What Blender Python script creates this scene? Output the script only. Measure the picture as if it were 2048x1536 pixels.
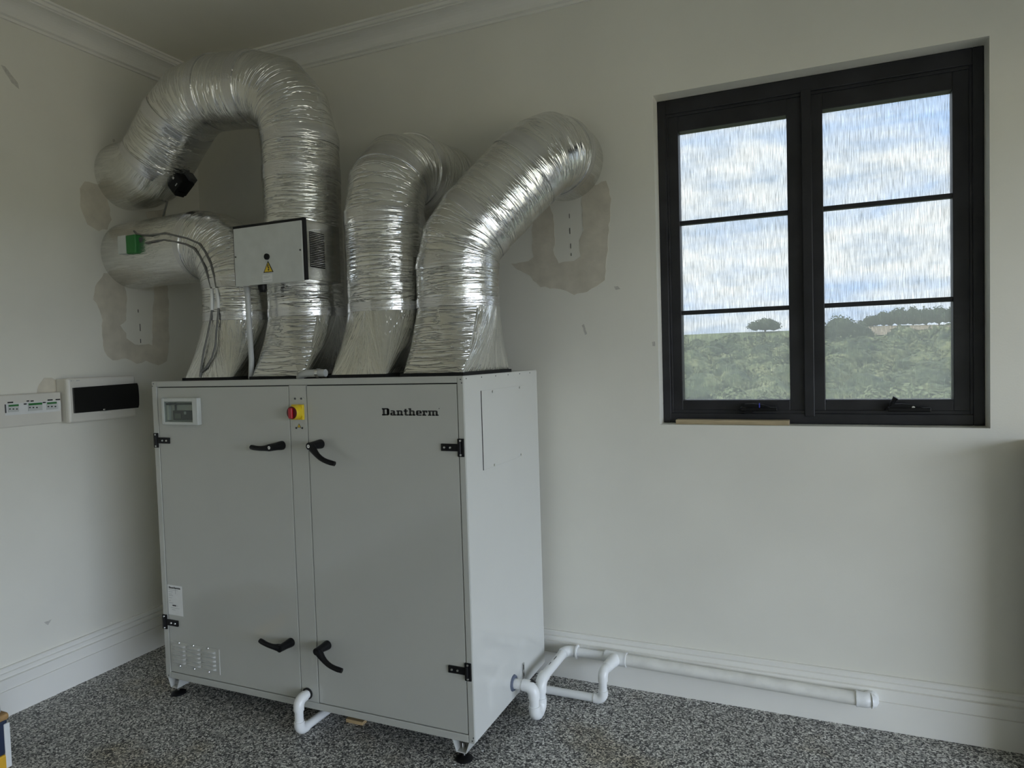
import bpy, bmesh, math, random
from mathutils import Vector, Matrix, noise

random.seed(7)
for _o in list(bpy.data.objects):
    bpy.data.objects.remove(_o)
SC = bpy.context.scene
COL = SC.collection

# ------------------------------------------------------------------ camera
FPX = 1386.99
PITCH, ROLL, YAW = -0.0398, 0.0300, 0.4113
CAM = Vector((3.0838, -2.8512, 1.4232))
MR = (Matrix.Rotation(YAW, 3, 'Z') @ Matrix.Rotation(PITCH, 3, 'X') @ Matrix.Rotation(ROLL, 3, 'Y'))
cd = bpy.data.cameras.new('camera')
cd.sensor_width = 36.0
cd.lens = 36.0 * FPX / 2048.0
cd.clip_start = 0.05
cd.clip_end = 600
cam = bpy.data.objects.new('camera', cd)
COL.objects.link(cam)
rt, fw, up = MR.col[0], MR.col[1], MR.col[2]
mw = Matrix.Identity(4)
for i in range(3):
    mw[i][0], mw[i][1], mw[i][2], mw[i][3] = rt[i], up[i], -fw[i], CAM[i]
cam.matrix_world = mw
SC.camera = cam


def at(u, v, axis, val):
    """photo pixel -> point on the plane axis = val (the surface the thing touches)"""
    d = MR @ Vector(((u - 1024) / FPX, 1.0, -(v - 768) / FPX))
    t = (val - CAM[axis]) / d[axis]
    return CAM + d * t


# ------------------------------------------------------------------ view, world, daylight
SC.view_settings.view_transform = 'Standard'
SC.view_settings.look = 'None'
SC.view_settings.gamma = 1.0
SC.view_settings.use_curve_mapping = False
SC.view_settings.exposure = 0.24
SC.cycles.max_bounces = 14
SC.cycles.diffuse_bounces = 7
SC.cycles.glossy_bounces = 5
SC.cycles.transparent_max_bounces = 16
SC.cycles.caustics_reflective = False
SC.cycles.caustics_refractive = False

SKY_STRENGTH = 7.4
world = bpy.data.worlds.new('sky')
SC.world = world
world.use_nodes = True
wt = world.node_tree
wt.nodes.clear()


def N(tree, kind, **kw):
    n = tree.nodes.new(kind)
    for k, v in kw.items():
        if k.startswith('i_'):
            key = k[2:]
            key = int(key) if key.isdigit() else key.replace('_', ' ')
            n.inputs[key].default_value = v
        else:
            setattr(n, k, v)
    return n


def ramp(tree, stops, interp='LINEAR'):
    n = tree.nodes.new('ShaderNodeValToRGB')
    cr = n.color_ramp
    cr.interpolation = interp
    while len(cr.elements) < len(stops):
        cr.elements.new(0.5)
    for e, (p, c) in zip(cr.elements, stops):
        e.position = p
        e.color = c if len(c) == 4 else (*c, 1)
    return n


tc = N(wt, 'ShaderNodeTexCoord')
mp = N(wt, 'ShaderNodeMapping')
mp.inputs['Scale'].default_value = (1.3, 1.3, 4.2)
mp.inputs['Location'].default_value = (0.35, 0.2, 0.15)
wt.links.new(tc.outputs['Generated'], mp.inputs['Vector'])
n1 = N(wt, 'ShaderNodeTexNoise', i_Scale=3.2, i_Detail=9.0, i_Roughness=0.62, i_Distortion=0.35)
wt.links.new(mp.outputs[0], n1.inputs['Vector'])
cl = ramp(wt, [(0.33, (0, 0, 0)), (0.45, (0.66, 0.66, 0.66)), (0.56, (1, 1, 1))])
wt.links.new(n1.outputs['Fac'], cl.inputs[0])
n2 = N(wt, 'ShaderNodeTexNoise', i_Scale=9.0, i_Detail=6.0, i_Roughness=0.6)
wt.links.new(mp.outputs[0], n2.inputs['Vector'])
shade = ramp(wt, [(0.32, (0.52, 0.63, 0.80)), (0.60, (0.95, 0.98, 1.0))])
wt.links.new(n2.outputs['Fac'], shade.inputs[0])
mixc = N(wt, 'ShaderNodeMix', data_type='RGBA')
mixc.inputs['A'].default_value = (0.42, 0.62, 1.0, 1)
wt.links.new(cl.outputs[0], mixc.inputs['Factor'])
wt.links.new(shade.outputs[0], mixc.inputs['B'])
sep = N(wt, 'ShaderNodeSeparateXYZ')
wt.links.new(tc.outputs['Generated'], sep.inputs[0])
hz = ramp(wt, [(0.497, (0.16, 0.17, 0.12)), (0.503, (1, 1, 1))])
hzm = N(wt, 'ShaderNodeMath', operation='MULTIPLY_ADD')
hzm.inputs[1].default_value = 0.5
hzm.inputs[2].default_value = 0.5
wt.links.new(sep.outputs['Z'], hzm.inputs[0])
wt.links.new(hzm.outputs[0], hz.inputs[0])
mul = N(wt, 'ShaderNodeMix', data_type='RGBA', blend_type='MULTIPLY')
mul.inputs['Factor'].default_value = 1
wt.links.new(mixc.outputs['Result'], mul.inputs['A'])
wt.links.new(hz.outputs[0], mul.inputs['B'])
bg = N(wt, 'ShaderNodeBackground')
bg.inputs['Strength'].default_value = SKY_STRENGTH
wt.links.new(mul.outputs['Result'], bg.inputs['Color'])
wo = N(wt, 'ShaderNodeOutputWorld')
wt.links.new(bg.outputs[0], wo.inputs[0])

# room extents (metres): corner at the origin, back wall y=0, left wall x=0
RX, RY, RZ = 7.3, -6.6, 3.0
WT = 0.16
GAR = (-6.1, -0.45, 2.15)          # garage opening in the right wall: y0, y1, top
WIN = (2.499, 3.641, 1.1247, 2.459)  # window opening x0 x1 z0 z1


def portal(name, loc, rot, sx, sy):
    l = bpy.data.lights.new(name, 'AREA')
    l.shape = 'RECTANGLE'
    l.size, l.size_y = sx, sy
    l.cycles.is_portal = True
    o = bpy.data.objects.new(name, l)
    o.location = loc
    o.rotation_euler = rot
    COL.objects.link(o)


portal('daylight_garage_opening', (RX + WT + 0.01, (GAR[0] + GAR[1]) / 2, GAR[2] / 2),
       (0, math.radians(90), 0), GAR[2], GAR[1] - GAR[0])
portal('daylight_window', ((WIN[0] + WIN[1]) / 2, WT + 0.05, (WIN[2] + WIN[3]) / 2),
       (math.radians(-90), 0, 0), WIN[1] - WIN[0], WIN[3] - WIN[2])


# sun on the drive outside, high behind the house: it never reaches into the room directly
sl_ = bpy.data.lights.new('sun', 'SUN')
sl_.energy = 6.0
sl_.angle = math.radians(3)
sl_.color = (1.0, 0.94, 0.82)
sun = bpy.data.objects.new('sun', sl_)
sun.rotation_euler = Vector((0.42, 0.22, -0.88)).to_track_quat('-Z', 'Y').to_euler()
COL.objects.link(sun)

# ------------------------------------------------------------------ materials
def mat(name, col, rough=0.5, metal=0.0, spec=0.5, coat=0.0):
    m = bpy.data.materials.new(name)
    m.use_nodes = True
    b = m.node_tree.nodes['Principled BSDF']
    b.inputs['Base Color'].default_value = (*col, 1)
    b.inputs['Roughness'].default_value = rough
    b.inputs['Metallic'].default_value = metal
    b.inputs['Specular IOR Level'].default_value = spec
    b.inputs['Coat Weight'].default_value = coat
    return m


def bsdf(m):
    return m.node_tree.nodes['Principled BSDF']


def add_noise(m, scale, amt, detail=4.0, bump=0.0, bscale=None, vec='Object', mapping=None, dist=0.01):
    """procedural colour variation and fine relief"""
    t = m.node_tree
    b = bsdf(m)
    c = t.nodes.new('ShaderNodeTexCoord')
    src = c.outputs[vec]
    if mapping:
        k = t.nodes.new('ShaderNodeMapping')
        k.inputs['Scale'].default_value = mapping
        t.links.new(src, k.inputs['Vector'])
        src = k.outputs[0]
    n = N(t, 'ShaderNodeTexNoise', i_Scale=scale, i_Detail=detail)
    t.links.new(src, n.inputs['Vector'])
    base = b.inputs['Base Color'].default_value[:3]
    r = ramp(t, [(0.3, tuple(x * (1 - amt) for x in base)), (0.7, tuple(min(1, x * (1 + amt)) for x in base))])
    t.links.new(n.outputs['Fac'], r.inputs[0])
    t.links.new(r.outputs[0], b.inputs['Base Color'])
    if bump:
        n2 = N(t, 'ShaderNodeTexNoise', i_Scale=bscale or scale * 6, i_Detail=5.0)
        t.links.new(src, n2.inputs['Vector'])
        bp = N(t, 'ShaderNodeBump', i_Strength=bump, i_Distance=dist)
        t.links.new(n2.outputs['Fac'], bp.inputs['Height'])
        t.links.new(bp.outputs[0], b.inputs['Normal'])
    return m


M = {}
M['wall'] = add_noise(mat('wall_paint', (0.785, 0.772, 0.70), 0.5, spec=0.35), 2.2, 0.035, bump=0.12, bscale=160, dist=0.002)
M['ceiling'] = add_noise(mat('ceiling_paint', (0.84, 0.815, 0.715), 0.8, spec=0.2), 3, 0.02)
M['trim'] = add_noise(mat('trim_paint', (0.82, 0.81, 0.76), 0.4, spec=0.4), 4, 0.02)
M['patch'] = add_noise(mat('plaster_compound', (0.64, 0.60, 0.51), 0.85, spec=0.2), 14, 0.10, bump=0.25, bscale=90, dist=0.002)
M['scuff'] = add_noise(mat('grey_scuff', (0.56, 0.545, 0.50), 0.8), 60, 0.15)
M['crack'] = add_noise(mat('dark_slit', (0.03, 0.03, 0.03), 0.9), 40, 0.2)
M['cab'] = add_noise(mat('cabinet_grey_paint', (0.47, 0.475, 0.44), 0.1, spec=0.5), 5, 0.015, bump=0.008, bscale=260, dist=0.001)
M['cab_lit'] = add_noise(mat('cabinet_white_lit', (0.60, 0.605, 0.575), 0.09, spec=0.5), 5, 0.01, bump=0.008, bscale=260, dist=0.001)  # cabinet paint lightened, side light put into its colour; also on legs, louvres
M['alu'] = add_noise(mat('painted_frame_profile', (0.47, 0.475, 0.44), 0.2, spec=0.5), 8, 0.02)
M['black'] = add_noise(mat('black_plastic', (0.006, 0.006, 0.0065), 0.42, spec=0.22), 30, 0.2)
M['gap'] = add_noise(mat('black_rubber_seal', (0.006, 0.006, 0.006), 0.8), 30, 0.2)
M['winblk'] = add_noise(mat('black_painted_timber', (0.018, 0.018, 0.021), 0.45, spec=0.4), 9, 0.35, bump=0.1, bscale=60, dist=0.002)
M['screw'] = add_noise(mat('zinc_screw', (0.62, 0.62, 0.6), 0.3, 1.0), 50, 0.1)
M['chrome'] = add_noise(mat('chrome', (0.75, 0.75, 0.74), 0.15, 1.0), 50, 0.05)
M['pvc'] = add_noise(mat('white_pvc', (0.80, 0.81, 0.80), 0.28, spec=0.5), 12, 0.03)
M['pvcold'] = add_noise(mat('dusty_white_pvc', (0.76, 0.755, 0.71), 0.45), 18, 0.08)
M['ink'] = add_noise(mat('black_ink', (0.02, 0.02, 0.02), 0.6), 50, 0.2)
M['yellow'] = add_noise(mat('yellow_plastic', (0.75, 0.55, 0.02), 0.35), 30, 0.05)
M['signyellow'] = add_noise(mat('yellow_sticker', (0.72, 0.50, 0.03), 0.4), 30, 0.05)
M['red'] = add_noise(mat('red_plastic', (0.42, 0.012, 0.02), 0.3), 30, 0.06)
M['dred'] = add_noise(mat('dark_red_plastic', (0.10, 0.004, 0.006), 0.4), 30, 0.06)
M['green'] = add_noise(mat('green_plastic', (0.02, 0.17, 0.035), 0.4), 30, 0.08)
M['grey'] = add_noise(mat('light_grey_plastic', (0.56, 0.58, 0.56), 0.4), 20, 0.05)
M['dgrey'] = add_noise(mat('dark_grey_plastic', (0.06, 0.063, 0.066), 0.4), 30, 0.1)
M['cable'] = add_noise(mat('grey_cable', (0.16, 0.16, 0.15), 0.5), 40, 0.1)
M['conduit'] = add_noise(mat('grey_conduit', (0.50, 0.51, 0.50), 0.4), 20, 0.05)
M['paper'] = add_noise(mat('white_label', (0.74, 0.75, 0.74), 0.5), 30, 0.03)
M['faint'] = add_noise(mat('pale_grey_print', (0.42, 0.44, 0.45), 0.6), 50, 0.1)
M['elec'] = add_noise(mat('ivory_plastic', (0.70, 0.68, 0.62), 0.35), 10, 0.02)
M['wood'] = add_noise(mat('bare_pine', (0.50, 0.36, 0.19), 0.65), 6, 0.25, mapping=(2, 30, 30))
M['woodpale'] = add_noise(mat('weathered_pine', (0.42, 0.34, 0.21), 0.7), 6, 0.2, mapping=(2, 30, 30))
M['navy'] = add_noise(mat('navy_print', (0.015, 0.025, 0.06), 0.5), 20, 0.2)
M['bagyellow'] = add_noise(mat('yellow_print', (0.70, 0.40, 0.03), 0.5), 20, 0.1)
M['card'] = add_noise(mat('brown_card', (0.36, 0.22, 0.09), 0.8), 30, 0.25)
M['darkwood'] = add_noise(mat('dark_cupboard', (0.02, 0.022, 0.028), 0.5), 10, 0.2)
M['concrete'] = add_noise(mat('driveway_concrete', (0.27, 0.24, 0.17), 0.9), 2, 0.15)
M['stopper'] = add_noise(mat('blue_grey_rubber', (0.10, 0.12, 0.17), 0.5), 30, 0.1)
M['pencil'] = add_noise(mat('blue_plastic', (0.05, 0.06, 0.45), 0.4), 30, 0.1)

# smoked plastic door of the switchboard
M['smoke'] = add_noise(mat('smoked_plastic', (0.010, 0.010, 0.010), 0.12), 20, 0.1)


# pebble-speckled floor
def floor_mat():
    m = mat('pebble_floor', (0.2, 0.2, 0.2), 0.55, spec=0.35)
    t = m.node_tree
    b = bsdf(m)
    c = N(t, 'ShaderNodeTexCoord')
    v = N(t, 'ShaderNodeTexVoronoi', i_Scale=190.0, i_Randomness=1.0)
    t.links.new(c.outputs['Object'], v.inputs['Vector'])
    bw = N(t, 'ShaderNodeSeparateColor')
    t.links.new(v.outputs['Color'], bw.inputs[0])
    r = ramp(t, [(0.0, (0.045, 0.045, 0.045)), (0.22, (0.14, 0.14, 0.135)), (0.42, (0.31, 0.307, 0.29)),
                 (0.66, (0.53, 0.525, 0.495)), (0.87, (0.80, 0.795, 0.76))], 'CONSTANT')
    t.links.new(bw.outputs['Red'], r.inputs[0])
    # brownish dirt stains
    n = N(t, 'ShaderNodeTexNoise', i_Scale=1.7, i_Detail=5.0, i_Roughness=0.6)
    mpn = N(t, 'ShaderNodeMapping')
    mpn.inputs['Location'].default_value = (0.4, 2.1, 0)
    t.links.new(c.outputs['Object'], mpn.inputs['Vector'])
    t.links.new(mpn.outputs[0], n.inputs['Vector'])
    rs = ramp(t, [(0.55, (1, 1, 1)), (0.70, (0.72, 0.60, 0.38))])
    t.links.new(n.outputs['Fac'], rs.inputs[0])
    mx = N(t, 'ShaderNodeMix', data_type='RGBA', blend_type='MULTIPLY')
    mx.inputs['Factor'].default_value = 0.85
    t.links.new(r.outputs[0], mx.inputs['A'])
    t.links.new(rs.outputs[0], mx.inputs['B'])
    t.links.new(mx.outputs['Result'], b.inputs['Base Color'])
    bp = N(t, 'ShaderNodeBump', i_Strength=0.5, i_Distance=0.002)
    bp.invert = True
    t.links.new(v.outputs['Distance'], bp.inputs['Height'])
    t.links.new(bp.outputs[0], b.inputs['Normal'])
    return m


M['floor'] = floor_mat()


# crinkled foil: uv.x runs along the duct (metres), uv.y around it (metres)
def foil_mat(name, across=True, rough=0.2, strength=0.7, col=(0.80, 0.80, 0.775)):
    m = mat(name, col, rough, 1.0)
    t = m.node_tree
    b = bsdf(m)
    uv = N(t, 'ShaderNodeUVMap')
    uv.uv_map = 'UVMap'
    mp_ = N(t, 'ShaderNodeMapping')
    mp_.inputs['Scale'].default_value = (58, 4.2, 1) if across else (6, 75, 1)
    t.links.new(uv.outputs[0], mp_.inputs['Vector'])
    n = N(t, 'ShaderNodeTexNoise', i_Scale=1.0, i_Detail=3.0, i_Roughness=0.55, i_Distortion=0.25)
    t.links.new(mp_.outputs[0], n.inputs['Vector'])
    # creases: sharp where the noise crosses its mean
    a = N(t, 'ShaderNodeMath', operation='SUBTRACT')
    a.inputs[1].default_value = 0.5
    t.links.new(n.outputs['Fac'], a.inputs[0])
    ab = N(t, 'ShaderNodeMath', operation='ABSOLUTE')
    t.links.new(a.outputs[0], ab.inputs[0])
    rp = ramp(t, [(0.0, (0, 0, 0)), (0.03, (0.75, 0.75, 0.75)), (0.15, (1, 1, 1))])
    t.links.new(ab.outputs[0], rp.inputs[0])
    # small all-over crumple
    mp2 = N(t, 'ShaderNodeMapping')
    mp2.inputs['Scale'].default_value = (26, 26, 1)
    t.links.new(uv.outputs[0], mp2.inputs['Vector'])
    n2 = N(t, 'ShaderNodeTexNoise', i_Scale=1.0, i_Detail=4.0, i_Roughness=0.6)
    t.links.new(mp2.outputs[0], n2.inputs['Vector'])
    b1 = N(t, 'ShaderNodeBump', i_Strength=strength, i_Distance=0.004)
    t.links.new(rp.outputs[0], b1.inputs['Height'])
    b2 = N(t, 'ShaderNodeBump', i_Strength=0.4, i_Distance=0.005)
    t.links.new(n2.outputs['Fac'], b2.inputs['Height'])
    t.links.new(b1.outputs[0], b2.inputs['Normal'])
    t.links.new(b2.outputs[0], b.inputs['Normal'])
    # scrim threads: faint darker grid
    n3 = N(t, 'ShaderNodeTexNoise', i_Scale=1.0, i_Detail=2.0)
    t.links.new(mp_.outputs[0], n3.inputs['Vector'])
    cr = ramp(t, [(0.3, tuple(x * 0.86 for x in col)), (0.65, col)])
    t.links.new(n3.outputs['Fac'], cr.inputs[0])
    t.links.new(cr.outputs[0], b.inputs['Base Color'])
    return m


M['foil'] = foil_mat('aluminium_foil')
M['foil2'] = foil_mat('aluminium_foil_lengthwise', across=False, strength=0.4)
M['tape'] = foil_mat('foil_tape', rough=0.2, strength=0.22, col=(0.74, 0.74, 0.75))


def mix_glass(name, tint=(1, 1, 1), gloss=0.06):
    m = bpy.data.materials.new(name)
    m.use_nodes = True
    t = m.node_tree
    t.nodes.clear()
    o = N(t, 'ShaderNodeOutputMaterial')
    tr = N(t, 'ShaderNodeBsdfTransparent')
    tr.inputs[0].default_value = (*tint, 1)
    g = N(t, 'ShaderNodeBsdfGlossy', i_Roughness=0.02)
    lw = N(t, 'ShaderNodeLayerWeight', i_Blend=0.5)
    pw = N(t, 'ShaderNodeMath', operation='POWER')
    pw.inputs[1].default_value = 4.5
    f = N(t, 'ShaderNodeMath', operation='MULTIPLY_ADD')
    f.inputs[1].default_value = 0.9
    f.inputs[2].default_value = 0.035
    t.links.new(lw.outputs['Facing'], pw.inputs[0])
    t.links.new(pw.outputs[0], f.inputs[0])
    mx = N(t, 'ShaderNodeMixShader')
    t.links.new(f.outputs[0], mx.inputs[0])
    t.links.new(tr.outputs[0], mx.inputs[1])
    t.links.new(g.outputs[0], mx.inputs[2])
    t.links.new(mx.outputs[0], o.inputs[0])
    return m


M['glass'] = mix_glass('window_glass', (0.97, 0.98, 0.97))
M['clear'] = mix_glass('clear_plastic', (0.86, 0.89, 0.87))


def screen_mat():
    """woven insect screen: fine vertical and horizontal threads, see-through between them"""
    m = bpy.data.materials.new('insect_screen_weave')
    m.use_nodes = True
    t = m.node_tree
    t.nodes.clear()
    o = N(t, 'ShaderNodeOutputMaterial')
    c = N(t, 'ShaderNodeTexCoord')
    mp_ = N(t, 'ShaderNodeMapping')
    mp_.inputs['Scale'].default_value = (420, 1, 16)
    t.links.new(c.outputs['Object'], mp_.inputs['Vector'])
    n = N(t, 'ShaderNodeTexNoise', i_Scale=1.0, i_Detail=2.0, i_Roughness=0.6)
    t.links.new(mp_.outputs[0], n.inputs['Vector'])
    mp2 = N(t, 'ShaderNodeMapping')
    mp2.inputs['Scale'].default_value = (260, 1, 260)
    t.links.new(c.outputs['Object'], mp2.inputs['Vector'])
    n2 = N(t, 'ShaderNodeTexNoise', i_Scale=1.0, i_Detail=1.0)
    t.links.new(mp2.outputs[0], n2.inputs['Vector'])
    r = ramp(t, [(0.28, (0.85, 0.85, 0.85)), (0.52, (0.905, 0.905, 0.905)), (0.72, (0.965, 0.965, 0.965))])
    t.links.new(n.outputs['Fac'], r.inputs[0])
    r2 = ramp(t, [(0.6, (0, 0, 0)), (0.8, (0.02, 0.02, 0.02))])
    t.links.new(n2.outputs['Fac'], r2.inputs[0])
    ad = N(t, 'ShaderNodeMath', operation='ADD')
    t.links.new(r.outputs[0], ad.inputs[0])
    t.links.new(r2.outputs[0], ad.inputs[1])
    tr = N(t, 'ShaderNodeBsdfTransparent')
    df = N(t, 'ShaderNodeBsdfTranslucent')
    df.inputs[0].default_value = (0.052, 0.052, 0.050, 1)
    mx = N(t, 'ShaderNodeMixShader')
    t.links.new(ad.outputs[0], mx.inputs[0])
    t.links.new(tr.outputs[0], mx.inputs[1])
    t.links.new(df.outputs[0], mx.inputs[2])
    t.links.new(mx.outputs[0], o.inputs[0])
    return m


M['screen'] = screen_mat()


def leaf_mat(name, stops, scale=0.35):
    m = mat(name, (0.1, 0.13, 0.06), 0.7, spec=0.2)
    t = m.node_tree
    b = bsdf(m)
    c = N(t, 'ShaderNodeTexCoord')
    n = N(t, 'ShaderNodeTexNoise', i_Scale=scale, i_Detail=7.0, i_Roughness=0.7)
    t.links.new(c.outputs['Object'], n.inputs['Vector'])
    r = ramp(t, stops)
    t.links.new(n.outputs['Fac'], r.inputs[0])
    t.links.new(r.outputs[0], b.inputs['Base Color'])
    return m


M['scrub'] = leaf_mat('scrub_leaves', [(0.34, (0.03, 0.05, 0.03)), (0.5, (0.13, 0.16, 0.075)), (0.64, (0.33, 0.34, 0.16))])  # wide dark-to-light range also stands in for shading among the bushes
M['ridgeleaf'] = leaf_mat('dark_tree_leaves', [(0.35, (0.05, 0.075, 0.045)), (0.65, (0.12, 0.14, 0.08))], 0.8)
M['paleleaf'] = leaf_mat('pale_shrub_leaves', [(0.35, (0.19, 0.23, 0.11)), (0.65, (0.34, 0.38, 0.20))], 0.8)
M['hill'] = leaf_mat('hill_ground', [(0.35, (0.10, 0.13, 0.05)), (0.65, (0.22, 0.25, 0.09))], 0.08)
M['field'] = leaf_mat('dry_field', [(0.35, (0.30, 0.24, 0.16)), (0.65, (0.40, 0.32, 0.21))], 0.3)
M['bark'] = add_noise(mat('bark', (0.10, 0.08, 0.06), 0.9), 3, 0.3)


# ------------------------------------------------------------------ mesh helpers
def obj(name, bm, m, parent=None, smooth=False):
    me = bpy.data.meshes.new(name)
    bm.normal_update()
    bm.to_mesh(me)
    bm.free()
    me.materials.append(M[m] if isinstance(m, str) else m)
    if smooth:
        me.shade_smooth()
        try:
            me.set_sharp_from_angle(angle=math.radians(38))
        except Exception:
            pass
    o = bpy.data.objects.new(name, me)
    COL.objects.link(o)
    if parent:
        o.parent = parent
        o.matrix_parent_inverse = parent.matrix_world.inverted()
    return o


def inst(src, parent, off):
    """copy of a part sharing its mesh, moved by off (metres)"""
    c = src.copy()
    COL.objects.link(c)
    c.parent = parent
    c.matrix_parent_inverse = src.matrix_parent_inverse.copy()
    c.location = src.location + Vector(off)
    return c


def thing(name, label, cat, loc=(0, 0, 0), group=None):
    o = bpy.data.objects.new(name, None)
    o.empty_display_size = 0.05
    o.location = loc
    COL.objects.link(o)
    o.matrix_world = Matrix.Translation(loc)
    tag(o, label, cat, group)
    return o


def tag(o, label, cat, group=None):
    o['label'] = label
    o['category'] = cat
    if group:
        o['group'] = group
    return o


def struct(o):
    o['kind'] = 'structure'
    return o


def box(bm, x0, x1, y0, y1, z0, z1, bev=0.0, seg=2):
    vs = [bm.verts.new(p) for p in ((x0, y0, z0), (x1, y0, z0), (x1, y1, z0), (x0, y1, z0),
                                    (x0, y0, z1), (x1, y0, z1), (x1, y1, z1), (x0, y1, z1))]
    fs = [bm.faces.new([vs[i] for i in f]) for f in ((3, 2, 1, 0), (4, 5, 6, 7), (0, 1, 5, 4), (1, 2, 6, 5), (2, 3, 7, 6), (3, 0, 4, 7))]
    if bev > 0:
        es = list({e for f in fs for e in f.edges})
        bmesh.ops.bevel(bm, geom=es, offset=bev, segments=seg, affect='EDGES', profile=0.5)
    return bm


def B(*a, **k):
    return box(bmesh.new(), *a, **k)


def frame_of(t):
    t = t.normalized()
    a = Vector((0, 0, 1)) if abs(t.z) < 0.9 else Vector((0, 1, 0))
    u = t.cross(a).normalized()
    return u, t.cross(u).normalized()


def cyl(bm, p0, p1, r0, r1=None, n=20, caps=True):
    p0, p1 = Vector(p0), Vector(p1)
    r1 = r0 if r1 is None else r1
    u, v = frame_of(p1 - p0)
    A, Bq = [], []
    for i in range(n):
        a = 2 * math.pi * i / n
        d = u * math.cos(a) + v * math.sin(a)
        A.append(bm.verts.new(p0 + d * r0))
        Bq.append(bm.verts.new(p1 + d * r1))
    for i in range(n):
        j = (i + 1) % n
        bm.faces.new((A[i], A[j], Bq[j], Bq[i]))
    if caps:
        bm.faces.new(A[::-1])
        bm.faces.new(Bq)
    bmesh.ops.recalc_face_normals(bm, faces=bm.faces[:])
    return bm


def CY(*a, **k):
    return cyl(bmesh.new(), *a, **k)


def path_points(P, radii, ds=0.012, arcn=10):
    """polyline with rounded corners"""
    P = [Vector(p) for p in P]
    out = [P[0]]
    for i in range(1, len(P) - 1):
        a, b, c = P[i - 1], P[i], P[i + 1]
        d0, d1 = (b - a).normalized(), (c - b).normalized()
        th = d0.angle(d1)
        r = radii[i - 1]
        if th < 1e-3:
            continue
        tl = r * math.tan(th / 2)
        s = b - d0 * tl
        ax = d0.cross(d1).normalized()
        ctr = s + (ax.cross(d0)) * r
        for k in range(arcn + 1):
            q = Matrix.Rotation(th * k / arcn, 3, ax) @ (s - ctr) + ctr
            out.append(q)
    out.append(P[-1])
    return out


def sweep(bm, pts, r, n=14, caps=True):
    pts = [Vector(p) for p in pts]
    T = []
    for i in range(len(pts)):
        a = pts[max(0, i - 1)]
        b = pts[min(len(pts) - 1, i + 1)]
        T.append((b - a).normalized())
    u, v = frame_of(T[0])
    rings = []
    for i, p in enumerate(pts):
        if i:
            q = T[i - 1].rotation_difference(T[i])
            u = q @ u
            v = q @ v
        rr = r[i] if isinstance(r, (list, tuple)) else r
        rings.append([bm.verts.new(p + (u * math.cos(2 * math.pi * k / n) + v * math.sin(2 * math.pi * k / n)) * rr) for k in range(n)])
    for A, Bq in zip(rings, rings[1:]):
        for k in range(n):
            j = (k + 1) % n
            bm.faces.new((A[k], A[j], Bq[j], Bq[k]))
    if caps:
        bm.faces.new(rings[0][::-1])
        bm.faces.new(rings[-1])
    bmesh.ops.recalc_face_normals(bm, faces=bm.faces[:])
    return bm


def SW(pts, r, **k):
    return sweep(bmesh.new(), pts, r, **k)


def prism(bm, poly, axis, a0, a1):
    """extrude a 2-D outline along an axis: axis 0 -> poly is (y,z); 1 -> (x,z); 2 -> (x,y)"""
    def P3(p, a):
        return (a, p[0], p[1]) if axis == 0 else ((p[0], a, p[1]) if axis == 1 else (p[0], p[1], a))
    A = [bm.verts.new(P3(p, a0)) for p in poly]
    Bq = [bm.verts.new(P3(p, a1)) for p in poly]
    n = len(poly)
    f1 = bm.faces.new(A)
    f2 = bm.faces.new(Bq[::-1])
    bm.normal_update()
    for i in range(n):
        j = (i + 1) % n
        bm.faces.new((A[j], A[i], Bq[i], Bq[j]))
    bmesh.ops.triangulate(bm, faces=[f1, f2])
    bmesh.ops.recalc_face_normals(bm, faces=bm.faces[:])
    return bm


def PR(*a):
    return prism(bmesh.new(), *a)


# ------------------------------------------------------------------ the room
fl = struct(obj('floor', B(-WT, RX + WT, RY - WT, WT, -0.12, 0.0), 'floor'))
ce = struct(obj('ceiling', B(-WT, RX + WT, RY - WT, WT, RZ, RZ + 0.12), 'ceiling'))
wl = struct(obj('wall_left', B(-WT, 0, RY, 0, 0, RZ), 'wall'))
bm = bmesh.new()
x0, x1, z0, z1 = WIN
box(bm, -WT, x0, 0, WT, 0, RZ)
box(bm, x1, RX + WT, 0, WT, 0, RZ)
box(bm, x0, x1, 0, WT, 0, z0)
box(bm, x0, x1, 0, WT, z1, RZ)
wb = struct(obj('wall_back', bm, 'wall'))
bm = bmesh.new()
box(bm, RX, RX + WT, GAR[1], 0, 0, RZ)
box(bm, RX, RX + WT, RY, GAR[0], 0, RZ)
box(bm, RX, RX + WT, GAR[0], GAR[1], GAR[2], RZ)
struct(obj('wall_right', bm, 'wall'))
struct(obj('wall_rear', B(-WT, RX + WT, RY - WT, RY, 0, RZ), 'wall'))

# added unseen blocker, built as a raised garage door, shading the upper right wall
gd = bpy.data.objects.new('shade_panel_1', None)
gd.location = (RX - 1.3, (GAR[0] + GAR[1]) / 2, GAR[2] + .08)
COL.objects.link(gd)
bpy.context.view_layer.update()
struct(gd)
for k in range(5):
    xa = RX - .10 - .56 * (k + 1)
    obj('shade_section', B(xa, xa + .552, GAR[0] - .06, GAR[1] + .06, GAR[2] + .06, GAR[2] + .10, bev=.004), 'trim', gd)
for y in (GAR[0] - .09, GAR[1] + .09):
    obj('shade_track', B(RX - 3.0, RX - .01, y - .02, y + .02, GAR[2] + .05, GAR[2] + .11, bev=.002), 'conduit', gd)


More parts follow.
